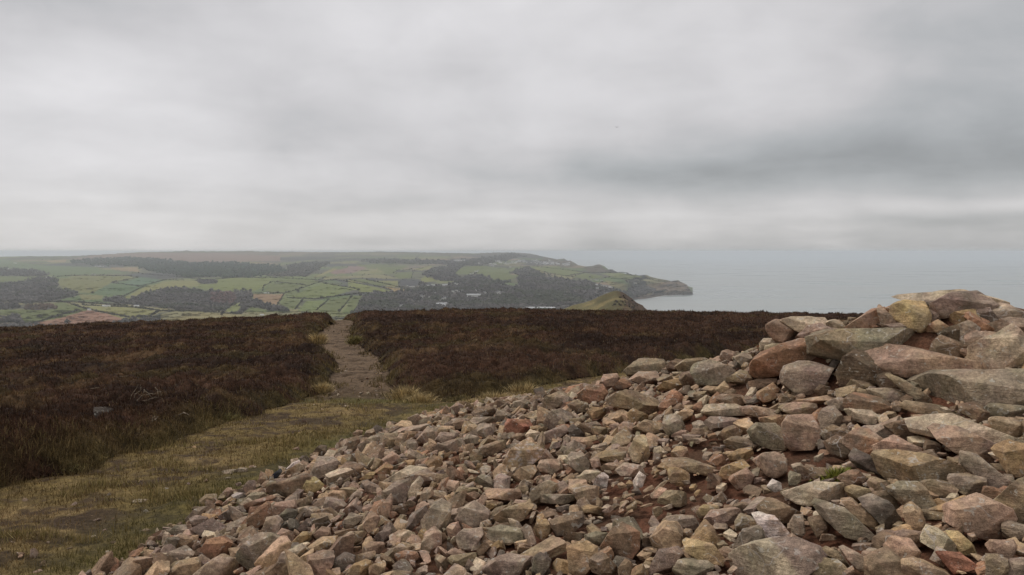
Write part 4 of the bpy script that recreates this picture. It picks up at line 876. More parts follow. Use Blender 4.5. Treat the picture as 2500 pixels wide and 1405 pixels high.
'D': (300, 955, 3.1225, '''
y;1365,740 1410,665 1470,663 1530,720 1480,770 1410,778;bright yellow angular stone on the left slope
bG;1100,720 1180,690 1400,640 1440,660 1370,760 1230,810 1110,780;long brown stone left of the bright yellow one
gP;1450,600 1490,510 1620,520 1670,580 1560,650 1480,665;grey mauve boulder with a hollow below it
bp;1645,600 1700,560 1790,560 1830,610 1770,660 1680,650
B;1450,470 1500,415 1555,430 1550,480 1490,510
bg;1665,410 1700,370 1790,350 1810,410 1760,470 1680,460
q;835,790 870,775 940,785 930,815 850,820;white egg shaped stone at the edge of the heap
pr;890,900 940,865 1130,805 1165,820 1100,860 950,905
pb;1135,900 1160,860 1300,850 1340,880 1260,920 1170,970 1140,950
GD;1175,960 1250,900 1330,910 1320,960 1240,1010 1180,990
go;1320,900 1400,880 1470,885 1510,930 1430,970 1370,950
rB;900,1010 1040,900 1090,860 1135,930 1120,1000 1000,1060 905,1065
DP;720,960 780,920 900,880 930,930 850,970 730,985
P;520,980 590,955 650,980 600,1030 540,1030
g;450,1000 560,900 600,890 650,900 560,970
gG;335,1080 400,1030 470,1030 490,1090 400,1110
pt;380,1130 440,1090 520,1130 510,1190 420,1190
Gg;850,1280 880,1200 1030,1095 1120,1100 1190,1150 1100,1240 1030,1330 940,1340;large greenish grey boulder at the foot of the left slope
rB;595,1210 650,1130 750,1120 820,1180 780,1250 640,1290;red brown boulder left of the greenish grey one
kO;1025,1290 1080,1230 1200,1160 1260,1170 1220,1280 1140,1380 1060,1340
gw;1165,1350 1230,1220 1360,1185 1395,1220 1310,1290 1230,1370
tk;1270,1330 1380,1250 1450,1225 1440,1290 1320,1370
pP;1420,1250 1520,1225 1610,1240 1570,1390 1550,1430 1425,1430;tall mauve brown block on the bottom edge
DP;1575,1320 1700,1245 1770,1270 1760,1330 1630,1380
gP;265,1290 420,1220 470,1195 500,1230 400,1300 300,1330
to;370,1360 440,1300 560,1290 585,1350 560,1420 370,1430
og;600,1340 750,1250 830,1290 870,1330 830,1430 560,1430
go;1050,1090 1090,990 1180,975 1210,1010 1170,1090 1090,1110
Oo;1280,1160 1370,1075 1440,1085 1420,1130 1310,1190
PD;1335,1040 1400,980 1470,965 1470,1000 1400,1060 1350,1065
gD;1675,990 1740,930 1840,965 1760,1040 1690,1045
pt;1830,1010 1900,920 1960,970 1930,1040 1850,1100
pk;1945,900 2030,800 2050,850 2030,960 1970,985
gP;1980,760 2080,690 2190,670 2200,720 2150,840 2060,860 2030,800;grey mauve boulder high on the left slope
wG;2155,830 2200,720 2260,650 2310,660 2260,750 2200,830
gb;2160,650 2250,620 2400,640 2430,670 2300,720
wo;1990,680 2150,590 2280,590 2310,600 2180,650 1980,720
pg;2250,860 2300,740 2350,740 2365,800 2260,890
gw;2270,990 2350,880 2440,830 2505,870 2500,1000 2390,1110 2290,1050;big grey speckled boulder in the middle foreground
pw;2275,1200 2310,1100 2370,1035 2430,1080 2430,1180 2350,1225
DP;2150,1060 2220,940 2300,900 2300,960 2200,1060
P;1890,1110 2040,1040 2060,1100 1990,1150
pb;1840,1190 1880,1150 1990,1160 2000,1200 1950,1240 1850,1240
oG;1630,1180 1690,1100 1740,1090 1720,1180 1670,1250
ob;1700,1100 1790,1075 1840,1090 1790,1160 1720,1180
tw;2090,1100 2140,1055 2220,1080 2210,1130 2130,1160
og;2050,1200 2130,1155 2220,1190 2230,1230 2130,1260 2020,1270
rp;2075,1250 2150,1215 2260,1240 2240,1290 2120,1320
t;1870,1340 1980,1300 2000,1320 1970,1420 1880,1420
Oo;1680,1420 1750,1330 1850,1290 1900,1310 1870,1420
pk;1170,1100 1220,1050 1290,1080 1290,1150 1200,1160
bp;1450,1090 1520,1040 1590,1060 1570,1120 1490,1150
to;1420,1190 1540,1120 1640,1120 1620,1170 1500,1205 1440,1205
yO;1805,670 1880,620 1930,620 1900,660 1830,685;small yellow orange stone on the left slope
rO;1930,620 2020,550 2060,580 2040,640 1960,640
pk;1975,530 2060,465 2110,500 2100,560 2010,560
Ob;2305,550 2370,500 2440,510 2430,570 2350,600
tw;1215,650 1280,590 1355,540 1370,600 1320,640 1240,660
qR;1240,600 1300,545 1340,530 1350,550 1280,590;white streaked stone at the edge of the heap
S;1110,690 1140,640 1200,595 1212,620 1170,670;small blue black stone at the edge of the heap
bG;1010,700 1050,660 1100,655 1090,700 1030,710
p;750,790 790,745 830,755 840,800 780,810
op;905,740 950,712 1040,715 1030,735 960,760
oG;595,840 650,795 710,800 700,840 620,880
Go;930,820 1000,770 1080,780 1090,830 980,855
gP;1530,870 1550,810 1620,830 1690,890 1650,930 1560,920
pk;1690,900 1750,840 1810,870 1760,930 1700,940
Pp;1840,720 1890,700 1960,740 1950,790 1870,780
pg;1770,790 1810,735 1850,770 1830,810
tg;1565,800 1610,760 1690,765 1700,820 1620,830
BD;2070,910 2120,855 2180,880 2160,930 2090,940
rp;2010,950 2050,915 2100,940 2060,970
P;1235,-20 1280,-60 1300,-60 1270,-10'''),
'E': (700, 720, 3.125, '''
Pb;1235,900 1250,860 1300,820 1360,860 1310,910;dark purplish block alone at the far edge of the heap
gw;560,1150 640,1080 710,1070 720,1110 630,1140
oB;725,1130 750,1080 840,1080 830,1140 770,1190
tg;820,1130 860,1060 910,1060 900,1150 850,1180
gP;915,1160 930,1110 990,1110 1000,1170 960,1220
pg;990,1110 1080,1005 1130,1050 1140,1120 1060,1145;ridged grey pink stone on the far left slope
gP;1140,1100 1180,1050 1290,1055 1290,1090 1200,1145
to;1140,1050 1170,1005 1270,1010 1280,1050 1180,1070
wt;1365,1040 1390,985 1450,990 1450,1050 1400,1068
gP;1450,1050 1500,985 1580,985 1580,1060 1500,1105
bg;1260,980 1310,945 1390,950 1370,1010 1290,1035
gG;1390,965 1430,935 1590,935 1600,965 1530,990 1430,990
bg;1415,900 1460,855 1590,860 1610,910 1520,935
gp;900,1040 950,1010 1110,985 1100,1020 950,1055
rO;920,1080 940,1045 1000,1045 990,1100 940,1105
pb;500,1080 540,1030 580,1040 570,1085
bw;580,1090 600,1050 680,1035 670,1070 620,1100
bP;770,1040 820,1005 880,1010 890,1055 820,1070
gp;1100,1160 1200,1150 1300,1100 1350,1150 1300,1190 1180,1200
bo;1460,1180 1600,1120 1670,1115 1650,1180 1540,1240 1470,1230
g;1350,1110 1400,1065 1470,1090 1460,1130 1370,1150''')}
CODE = {'g': ((122, 114, 104), 'grey'), 'G': ((106, 106, 90), 'grey green'), 'p': ((134, 112, 100), 'pinkish'), 'P': ((112, 99, 95), 'purplish grey'), 'b': ((106, 88, 72), 'brown'), 'B': ((82, 68, 55), 'dark brown'),
        'o': ((118, 106, 84), 'olive'), 't': ((142, 121, 96), 'tan'), 'O': ((134, 110, 76), 'ochre'), 'y': ((146, 128, 90), 'yellow'), 'r': ((130, 92, 71), 'rust brown'), 'R': ((134, 86, 70), 'brick red'),
        'w': ((150, 145, 128), 'pale grey'), 'q': ((170, 157, 148), 'white quartz'), 'k': ((148, 122, 106), 'pink'), 'D': ((80, 76, 72), 'dark grey'), 'S': ((34, 35, 44), 'blue black')}
GAIN = 1.52
def ccode(c):
    a_ = s2l(CODE[c][0]); m_ = s2l((124, 101, 78)); m_ = m_ * a_.mean() / m_.mean(); f_ = {'q': .1, 'S': 0, 'R': .25, 'y': .3}.get(c, .46)
    return (a_ * (1 - f_) + m_ * f_) * GAIN
def view_axes(px, py):
    a, c = ray(px, py); e3 = -np.array([a, 1, c]); e3 /= np.linalg.norm(e3); e1 = np.cross([0, 0, 1], e3); e1 /= np.linalg.norm(e1); e2 = np.cross(e3, e1); return e1, e2, e3
DD = np.linspace(1.4, 16, 2500)
def heap_depth(px, py):
    a, c = ray(px, py); g = gz(a * DD, DD) + np.maximum(heap_fast(a * DD, DD), 0) - c * DD; h = g > 0
    return DD[np.argmax(h)] if h.any() else DD[np.argmax(g)]
def polystone(nrm, dist, bev, seed, detail=1, amp=1.0, seg=2):
    """convex stone cut by planes, edges worn by a bevel, faces roughened"""
    n = len(nrm); I = np.array([(i, j, k) for i in range(n) for j in range(i + 1, n) for k in range(j + 1, n)]); A = nrm[I]; det = np.linalg.det(A); ok = np.abs(det) > 1e-3
    Pn = np.linalg.solve(A[ok], dist[I[ok]][:, :, None])[:, :, 0]; Pn = Pn[(Pn @ nrm.T <= dist[None] + 1e-6).all(1)]
    ext = (Pn.max(0) - Pn.min(0)); sz = float(np.sort(ext)[1]) / 2
    _, u = np.unique(np.round(Pn / sz, 3), axis=0, return_index=True); bm = bmesh.new(); vs = [bm.verts.new(Pn[i]) for i in u]
    r_ = bmesh.ops.convex_hull(bm, input=vs); bmesh.ops.delete(bm, geom=[v for v in bm.verts if not v.link_faces], context='VERTS')
    bmesh.ops.dissolve_limit(bm, angle_limit=.05, verts=bm.verts[:], edges=bm.edges[:])
    bmesh.ops.bevel(bm, geom=bm.edges[:] + bm.verts[:], offset=bev * sz, segments=seg, profile=.55, affect='EDGES', clamp_overlap=True)
    bmesh.ops.triangulate(bm, faces=bm.faces[:])
    for it in range(detail):
        lim = sz * (.55, .3, .16, .1)[it]; es = [e_ for e_ in bm.edges if e_.calc_length() > lim]
        if es: bmesh.ops.subdivide_edges(bm, edges=es, cuts=1 if it else 2, use_grid_fill=False); bmesh.ops.triangulate(bm, faces=[f_ for f_ in bm.faces if len(f_.verts) > 3])
    bm.verts.index_update(); V = np.array([v.co[:] for v in bm.verts]); T = np.array([[v.index for v in f_.verts] for f_ in bm.faces]); bm.free()
    nn = V / (np.linalg.norm(V, axis=1)[:, None] + 1e-9); o_ = seed * 3.17
    q = .055 * fbm(V / (sz * .8) + o_, 2, seed % 50) + .035 * fbm(V / (sz * .28) + o_, 2, seed % 50 + 3)
    led = np.floor(vnoise(np.c_[V[:, 0] / sz * .7, V[:, 1] / sz * .7, V[:, 2] / (sz * .3)] + o_, seed % 50 + 9) * 2.5) * .014
    return V + nn * ((q + led) * amp * sz)[:, None], T, sz
def sharpen(o, deg=32): o.data.set_sharp_from_angle(angle=R(deg))
rk = np.random.default_rng(3)
heroes = []
for fr, (ox, oy, s, txt) in ROCKS.items():
    for line in txt.strip().split('\n'):
        w_ = line.split(';'); P = np.array(Z1(w_[1])) / s + [ox, oy]
        if P[:, 1].min() < 700 or len(P) < 4 or P[:, 1].mean() < 715: continue
        heroes.append((w_[0], P, w_[2] if len(w_) > 2 else None))
def convex(P):
    P = sorted(map(tuple, P)); cr = lambda o, a, b_: (a[0] - o[0]) * (b_[1] - o[1]) - (a[1] - o[1]) * (b_[0] - o[0]); H = []
    for Q_ in (P, P[::-1]):
        L = []
        for p in Q_:
            while len(L) > 1 and cr(L[-2], L[-1], p) <= 0: L.pop()
            L.append(p)
        H += L[:-1]
    return np.array(H)
def rough_up(V, sz, seed, amp=1.0):
    n = V / np.linalg.norm(V, axis=1)[:, None]; o_ = seed * 3.17
    d_ = .050 * fbm(V / (sz * .55) + o_, 3, seed % 50) + .022 * fbm(V / (sz * .16) + o_, 3, seed % 50 + 3)
    led = vnoise(np.c_[V[:, 0] / sz, V[:, 1] / sz, V[:, 2] / (sz * .13)] + o_, seed % 50 + 9) * .018
    return V + n * ((d_ + led) * amp * sz)[:, None]
HEROES3 = []                     # centre, radius, polygon, depth: keeps the fill stones off them
for hi, (code, P, lm) in enumerate(heroes):
    H = convex(P); c2 = H.mean(0); lo, hi_ = H.min(0), H.max(0); c2 = (lo + hi_) / 2 * .5 + c2 * .5; wpx, hpx_ = hi_ - lo
    e1, e2, e3 = view_axes(*c2); yb = c2[1] + .42 * hpx_; db_ = heap_depth(c2[0], min(yb, 1404)); db0 = db_
    mpp = db_ / F; area = .5 * abs(np.sum(H[:, 0] * np.roll(H[:, 1], -1) - np.roll(H[:, 0], -1) * H[:, 1])); Th = .47 * math.sqrt(area) * mpp
    Th = max(Th, .38 * wpx * mpp * .9 if wpx > 2.2 * hpx_ else Th * .9)
    d_ = db_ + Th * .55; mpp = d_ / F * math.sqrt(1 + ((c2[0] - CX) / F) ** 2)
    a_, b__ = ray(*c2); C = np.array([a_ * d_, d_, b__ * d_])
    nr, ds = [], []
    Hc = (H - c2) * [1, -1] * mpp; cen = Hc.mean(0)
    for i in range(len(Hc)):
        p, q = Hc[i], Hc[(i + 1) % len(Hc)]; e_ = q - p; L_ = np.linalg.norm(e_)
        if L_ < .04 * wpx * mpp: continue
        n2 = np.array([e_[1], -e_[0]]) / L_
        if n2 @ (p - cen) < 0: n2 = -n2
        dd = max(n2 @ p, .1 * hpx_ * mpp); tz = rk.normal(0, .08 if lm else .22); nn = np.array([n2[0], n2[1], tz]); ln = np.linalg.norm(nn); nr.append(nn / ln); ds.append(dd / ln * (1 + .5 * abs(tz) * .5))
    hh_m = hpx_ * mpp / 2
    for nn, dd in (((rk.normal(0, .22), .74, .66), .74 * hh_m * .62 + .66 * Th * .55), ((rk.normal(0, .25), -.10, 1.0), Th * .80), ((rk.normal(0, .5), -.6, .8), .6 * hh_m * .8 + .8 * Th * .72),
                   ((0, .1, -1), Th * 1.2), ((rk.choice([-1, 1]) * .75, rk.normal(0, .2), .66), .75 * wpx * mpp / 2 * .9 + .66 * Th * .7)):
        nn = np.array(nn); ln = np.linalg.norm(nn); nr.append(nn / ln); ds.append(dd / ln)
    rnd_ = code[0] in 'yk' or rk.random() < .3
    for _ in range(rk.integers(3, 7)):
        nn = rk.normal(0, 1, 3); nn[2] = abs(nn[2]) + .1; nn /= np.linalg.norm(nn); sup = np.sqrt((nn[0] * wpx * mpp / 2) ** 2 + (nn[1] * hh_m) ** 2 + (nn[2] * Th) ** 2); nr.append(nn); ds.append(sup * (rk.uniform(1.06, 1.22) if lm or wpx > 90 else rk.uniform(.86, 1.04)))
    k_ = 10 if rnd_ else 40; nr = np.array(nr); ds = np.array(ds) * 1.02
    V, T, sz = polystone(nr, ds, rk.uniform(.18, .28) if rnd_ else rk.uniform(.06, .14), hi + 1, 3 if wpx > 60 else 2, 1.0, 3 if rnd_ else 2)
    W = V[:, :1] * e1 + V[:, 1:2] * e2 + V[:, 2:] * e3
    ca_ = ccode(code[0]); cb2 = ccode(code[1]) if len(code) > 1 else ca_ * np.array([.86, .9, .88])
    col = mixv(np.tile(ca_, (len(W), 1)), cb2, sst(-.12, .38, fbm(V / (sz * 1.1) + hi * 7.7, 3, 13)) * .75)
    if code == 'wP': col = mixv(np.tile(ccode('w') * .82, (len(W), 1)), ccode('P'), sst(-.01, .01, V[:, 0] + V[:, 1] * .8 - .25 * sz))
    if code[0] == 'q' or code == 'to' and wpx > 100: col = mixv(col, s2l((205, 190, 182)) * 1.15, (np.abs(fbm(V / (sz * .5) + hi, 3, 4)) < .05) * .7)
    bigk = area * 1.0
    kind = ('flat_rock' if wpx > 1.9 * hpx_ else 'boulder') if wpx > 75 or (lm and 'boulder' in lm) else 'stone'
    o = mesh_np(kind, W, T, m_rock, col, loc=C); sharpen(o, 34); HEROES3.append((C, (wpx + hpx_) / 4 * mpp, H, d_, Th))
    asp = wpx / hpx_; shp = 'long' if asp > 2.1 else 'upright' if asp < .8 else ('angular' if k_ > 30 else 'rounded')
    o['_i'] = hi; heroes[hi] = (code, H, lm, o, c2, wpx, shp, kind)
print('heroes', len(heroes))

# ---------------- fill stones, packed over the heap in world space
cands = []; cell = {}
def ckey(p): return (int(p[0] // .25), int(p[1] // .25), int(p[2] // .25))
def put(p, r): cell.setdefault(ckey(p), []).append((p[0], p[1], p[2], r))
def clash(p, r, f):
    kx, ky, kz = ckey(p)
    for i in (-1, 0, 1):
        for j in (-1, 0, 1):
            for k in (-1, 0, 1):
                for (x_, y_, z_, q_) in cell.get((kx + i, ky + j, kz + k), ()):
                    if (x_ - p[0]) ** 2 + (y_ - p[1]) ** 2 + (z_ - p[2]) ** 2 < (f * (r + q_)) ** 2: return True
    return False
for C, rr_, H, d_, Th in HEROES3:
    pass
hC = np.array([h[0] for h in HEROES3]); hR = np.array([h[1] for h in HEROES3])
HB = [(h[2].min(0), h[2].max(0), convex((h[2] - h[2].mean(0)) * .93 + h[2].mean(0)), h[3], h[4]) for h in HEROES3]
# bare soil shows in a few hollows (photo pixels)
BARE = [(1600, 1210, 190, 70), (1960, 1120, 150, 40), (1570, 1260, 130, 45), (1700, 1120, 90, 40), (2060, 1130, 110, 35), (1900, 1190, 60, 40), (2330, 1010, 110, 18), (2440, 1180, 60, 40), (1820, 1020, 60, 22), (2000, 1330, 90, 30)]
SKYL = np.array([(150, 1420), (200, 1395), (500, 1208), (700, 1128), (860, 1065), (1080, 996), (1130, 985), (1350, 950), (1450, 917), (1550, 890), (1640, 880), (1780, 862), (1880, 810), (1960, 786), (2100, 772), (2180, 752), (2230, 735), (2400, 735), (2500, 760), (2800, 800)])
fills = []
for r0, r1, ntry, f in ((.080, .115, 500, .80), (.056, .080, 2400, .76), (.040, .056, 9000, .74), (.028, .042, 26000, .74), (.018, .028, 46000, .74), (.010, .017, 52000, .76)):
    rad = 7.4 if r0 > .02 else (5.0 if r0 > .012 else 3.6)
    th = rk.uniform(-np.pi, np.pi, ntry); q = np.sqrt(rk.random(ntry)) * 9
    x = cc[0] + q * np.sin(th); y = cc[1] + q * np.cos(th); h_ = heap_fast(x, y); ok = ((h_ > .015) | ((h_ > -.25) & (rk.random(ntry) < .07 * np.exp(h_ * 9)) & (r0 < .025))) & (y > .4)
    if r0 < .028: ok &= (y < (8 if r0 > .012 else 5.2))
    x, y, h_ = x[ok], y[ok], h_[ok]; rs = rk.uniform(r0, r1, len(x)); z = gz(x, y) + np.maximum(h_, -.01)
    ppx, ppy = proj(x, y, z); outside = (ppx < -150) | (ppx > 2700) | (ppy > 1650)
    tall = rs / y * F
    for i in range(len(x)):
        if outside[i] and r0 < .028: continue
        if not outside[i] and ppx[i] > 150 and ppy[i] - tall[i] * 1.0 < np.interp(ppx[i], SKYL[:, 0], SKYL[:, 1]): continue
        left = 1 - min(max((ppx[i] - 1150) / 500, 0), 1); r = rs[i]; p = np.array([x[i], y[i], z[i] + r * (.28 + .22 * left * rk.random())])
        bare = 0
        for bx, by, bw, bh in BARE: bare = max(bare, math.exp(-(((ppx[i] - bx) / bw) ** 2 + ((ppy[i] - by) / bh) ** 2)))
        if bare > .35 and r > .03 and rk.random() < bare * 1.3: continue
        if r > .03 and rk.random() < bare * .5: continue
        if r <= .03 and bare > .3 and rk.random() < bare * .6: continue
        hd = np.sqrt(((hC - p) ** 2).sum(1)); 
        if (hd < .55 * hR).any(): continue
        bad = False; tp = tall[i]
        if not outside[i]:
            for (a0, b0, Hs, d_, Th) in HB:
                if a0[0] - tp * .5 < ppx[i] < b0[0] + tp * .5 and a0[1] - tp * .5 < ppy[i] - tp * .3 < b0[1] + tp * .5:
                    if y[i] > d_ + Th * .9: continue
                    for qx, qy in ((0, 0), (.55, -.2), (-.55, -.2), (0, -.75), (0, .35)):
                        if pip(np.array([ppx[i] + qx * tp]), np.array([ppy[i] + (qy - .3) * tp]), Hs)[0]: bad = True; break
                if bad: break
        if bad or clash(p, r, f): continue
        put(p, r); fills.append((p, r, left, tall[i] if not outside[i] else 0, ppx[i], ppy[i]))
print('fills', len(fills))
PW = 'pPgPbbbBootOGrgpbtwogDrbgtwp'; pw = [ccode(c) for c in PW]
def rock_poly(seed, detail):
    r = np.random.default_rng(seed); nn = np.concatenate([np.eye(3), -np.eye(3)]) + r.normal(0, .20, (6, 3)); m = r.integers(3, 8); ex = r.normal(0, 1, (m, 3)); nn = np.concatenate([nn, ex]); nn /= np.linalg.norm(nn, axis=1)[:, None]
    ds = np.r_[r.uniform(.85, 1.0, 6), r.uniform(.72, 1.12, m)]; rd = r.random() < .3; V, T, _ = polystone(nn, ds, r.uniform(.18, .3) if rd else r.uniform(.05, .14), seed, detail, 1.2, 2 if detail > 1 or rd else 1); return V * .9, T
def rock_unit(seed, lvl, k=None): return rock_poly(seed, {4: 3, 3: 2, 2: 1, 1: 0}[lvl])
def rot_rand(r, tilt):
    yaw = r.uniform(0, 2 * np.pi); return Matrix.Rotation(yaw, 3, 'Z') @ Matrix.Rotation(r.normal(0, tilt), 3, 'X') @ Matrix.Rotation(r.normal(0, tilt), 3, 'Y')
def place(p, r, left, unit):
    axs = np.array([rk.uniform(1.0, 1.55), rk.uniform(.7, 1.05), rk.uniform(.32, .8)]) * r
    gxn = (surf(p[0] + .1, p[1]) - surf(p[0] - .1, p[1]))[0] / .2; gyn = (surf(p[0], p[1] + .1) - surf(p[0], p[1] - .1))[0] / .2
    al = Vector((0, 0, 1)).rotation_difference(Vector((-gxn, -gyn, 1)).normalized()).to_matrix()
    m = np.array(al @ rot_rand(rk, .22 + .45 * left)); return (unit[0] * axs) @ m.T, unit[1]
def fcol(V, seed):
    i = rk.integers(len(PW)); a_ = pw[i] * np.exp(rk.normal(0, .10)); b_ = pw[rk.integers(len(PW))]; s_ = np.abs(V).max()
    return mixv(np.tile(a_, (len(V), 1)), b_, sst(0, .45, fbm(V / s_ + seed * 3.3, 2, 13)) * .55), PW[i]
fills.sort(key=lambda t_: -t_[3]); NIND = 290 - sum(1 for h in heroes if h[7] == 'stone'); singles = fills[:NIND]; rest = fills[NIND:]
UN = {3: [rock_unit(900 + i, 3) for i in range(70)], 2: [rock_unit(940 + i, 2) for i in range(60)], 1: [rock_unit(1080 + i, 1) for i in range(30)], 4: [rock_unit(1000 + i, 4) for i in range(60)]}
fill_objs = []
for i, (p, r, left, tp, ax, ay) in enumerate(singles):
    lvl = 4 if tp > 26 else 3; V, T = place(p, r, left, UN[lvl][rk.integers(len(UN[lvl]))]); c, cd = fcol(V, i); o = mesh_np('stone', V, T, m_rock, c, loc=p); sharpen(o); ext = V.max(0) - V.min(0)
    fill_objs.append((cd, o, np.array([ax, ay]), tp * 2.2, 'long' if ext[0] > 1.6 * ext[2] else 'rounded'))
VV, FF, CC = [], [], []; off = 0
for i, (p, r, left, tp, ax, ay) in enumerate(rest):
    lvl = 3 if tp > 16 else (2 if tp > 8 or tp == 0 else 1)
    if tp == 0: lvl = 2
    V, T = place(p, r, left, UN[lvl][rk.integers(len(UN[lvl]))]); c, _ = fcol(V, i); VV.append(V + p); FF.append(T + off); CC.append(c); off += len(V)
o = mesh_np('small_stones', np.concatenate(VV), np.concatenate(FF), m_rock, np.concatenate(CC)); sharpen(o)
tag(o, 'small mixed pink, brown and grey stones filling the gaps of the heap', 'stones', kind='stuff')

VV, FF, CC = [], [], []; off = 0; rg = np.random.default_rng(8); ng = 0
for i in range(9000):
    th = math.radians(rg.uniform(-38, 6)); d_ = 1 / (1 / 3.5 + (1 / 36 - 1 / 3.5) * rg.random()); x_ = d_ * math.sin(th); y_ = d_ * math.cos(th); pm_ = float(samp(PM, x_, y_, 0.)); 
    if float(samp(HM, x_, y_, 1.)) > .3 or rg.random() > (.8 if pm_ > .4 else .035) or heap_fast(x_, y_) > 0: continue
    r_ = rg.uniform(.006, .02) * (1 + .6 * (rg.random() < .1)) * (1 + .03 * d_); V, T = UN[1][rg.integers(30)]; m = np.array(rot_rand(rg, .3)); V = (V * np.array([1.4, 1, .5]) * r_) @ m.T + [x_, y_, float(gz(x_, y_)) + float(gdetail([x_], [y_])[0]) * (1 - .6 * pm_) - .05 * pm_ + - r_ * .1]
    VV.append(V); FF.append(T + off); off += len(V); CC.append(np.tile(pw[rg.integers(len(pw))] * .7, (len(V), 1)))
tag(mesh_np('grit', np.concatenate(VV), np.concatenate(FF), m_rock, np.concatenate(CC)), 'scattered grit and small stones on the trodden path and turf', 'grit', kind='stuff')

# ---------------- labels: own look plus the nearest named landmark stone
LMK = [(h[2], h[4], h[3]) for h in heroes if h[2]]
seen = set()
def rel(v):
    ax, ay = v; s_ = []
    if abs(ay) > .45 * abs(ax): s_.append('above' if ay < 0 else 'below')
    if abs(ax) > .45 * abs(ay): s_.append('left' if ax < 0 else 'right')
    if len(s_) == 2: return s_[0] + ' and ' + s_[1] + ' of'
    return s_[0] + (' of' if s_[0] in ('left', 'right') else '')
SHORT = {}
import re
CUT = re.compile(r' (near|at|below|right of|left of|right|left|under|on the|in the|behind|beside|crossed|crusted|with|above|propping|leaning|lying|cut|capping|touching|alone|high|standing|of the)( |$)')
for l_, c_, o_ in LMK:
    s_ = CUT.split(l_, 1)[0]; SHORT[l_] = s_
for l_ in list(SHORT):
    if sum(1 for v_ in SHORT.values() if v_ == SHORT[l_]) > 1 or len(SHORT[l_].split()) < 3: SHORT[l_] = l_ if len(l_.split()) <= 8 else SHORT[l_]
print('short landmark dups', [v_ for v_ in SHORT.values() if list(SHORT.values()).count(v_) > 1])
def auto_label(colw, shp, wpx, c2, kind):
    size = 'tiny' if wpx < 26 else 'small' if wpx < 48 else 'medium' if wpx < 80 else 'big'; ds = sorted(LMK, key=lambda t_: np.hypot(*(np.array(t_[1]) - c2)))
    for near in ('', 'well ', 'far '):
        for l_, lc2, _ in ds[:5]:
            lab = ' '.join((size, colw, shp, kind, near.strip(), rel(np.array(c2) - lc2), 'the', SHORT[l_])).replace('  ', ' ')
            if len(lab.split()) > 16: lab = lab.replace(' and ', ' ')
            if lab not in seen and len(lab.split()) <= 16: seen.add(lab); return lab
    return lab + ' side'
for code, H, lm, o, c2, wpx, shp, kind in heroes:
    if '_i' in o: del o['_i']
    lab = lm or auto_label(CODE[code[0]][1], shp, wpx, c2, kind.replace('_', ' ')); seen.add(lab)
    tag(o, lab, kind.replace('_', ' '), {'stone': 'stones of the cairn', 'boulder': 'boulders of the cairn', 'flat_rock': 'flat rocks of the cairn'}[kind])
for cd, o, c2, wpx, shp in fill_objs: tag(o, auto_label(CODE[cd][1], shp, wpx, c2, 'stone'), 'stone', 'stones of the cairn')

# ================================================================ small things on the moor
def embedded(px, py, wpx, hpx_, code, lab, seed, name='flat_stone'):
    x_, y_ = ground_hit(px, py); mpp = y_ / F; V, T = rock_unit(seed, 3); V = V * np.array([wpx / 2 * mpp, wpx / 2.6 * mpp, hpx_ * .8 * mpp]); c = mixv(np.tile(ccode(code[0]), (len(V), 1)), ccode(code[-1]), sst(-.1, .3, fbm(V / .08, 3, 5)))
    o = mesh_np(name, V, T, m_rock, c * .62, loc=(x_, y_, float(gz(x_, y_)) + float(gdetail([x_], [y_])[0]) - .004)); sharpen(o); tag(o, lab, 'stone', 'stones set in the turf')
for a_ in ((556, 1152, 44, 9, 'wG', 'pale flat stone set in the turf left of its square neighbour', 51), (592, 1149, 26, 15, 'wg', 'small square pale stone set in the turf beside a flatter one', 52), (335, 1213, 52, 5, 'wg', 'thin white flat stone lying in the turf at the lower left', 53),
           (560, 1166, 12, 6, 'wg', 'tiny pale stone in front of the flat pair in the turf', 54), (845, 998, 20, 6, 'wt', 'little pale stone at the mouth of the path', 55), (745, 1030, 14, 5, 'kw', 'pinkish pebble on the turf below the path mouth', 56), (255, 1283, 12, 6, 'pk', 'tiny pink stone in the turf near the lower left corner', 57)): embedded(*a_)
for a_ in ((432, 1072, 14, 6, 'ww', 'white stone at the foot of the heather bank', 58),): embedded(*a_)
def moor_hit(px, py):
    dx, dz = ray(px, py); d = np.linspace(4, 60, 5600); g = gz(dx * d, d) + canopy(dx * d, d) - .03 - dz * d; i = np.argmax(g > 0); return float(dx * d[i]), float(d[i])
xh, yh = moor_hit(255, 1008); V, T = rock_unit(61, 3); V = V * np.array([.11, .13, .085]); o = mesh_np('boulder', V, T, m_rock, np.tile(ccode('D') * .3, (len(V), 1)), loc=(xh, yh, float(gz(xh, yh)) + float(canopy([xh], [yh])[0]) - .075)); tag(o, 'dark grey boulder half buried in the heather left of the dead branches', 'boulder')
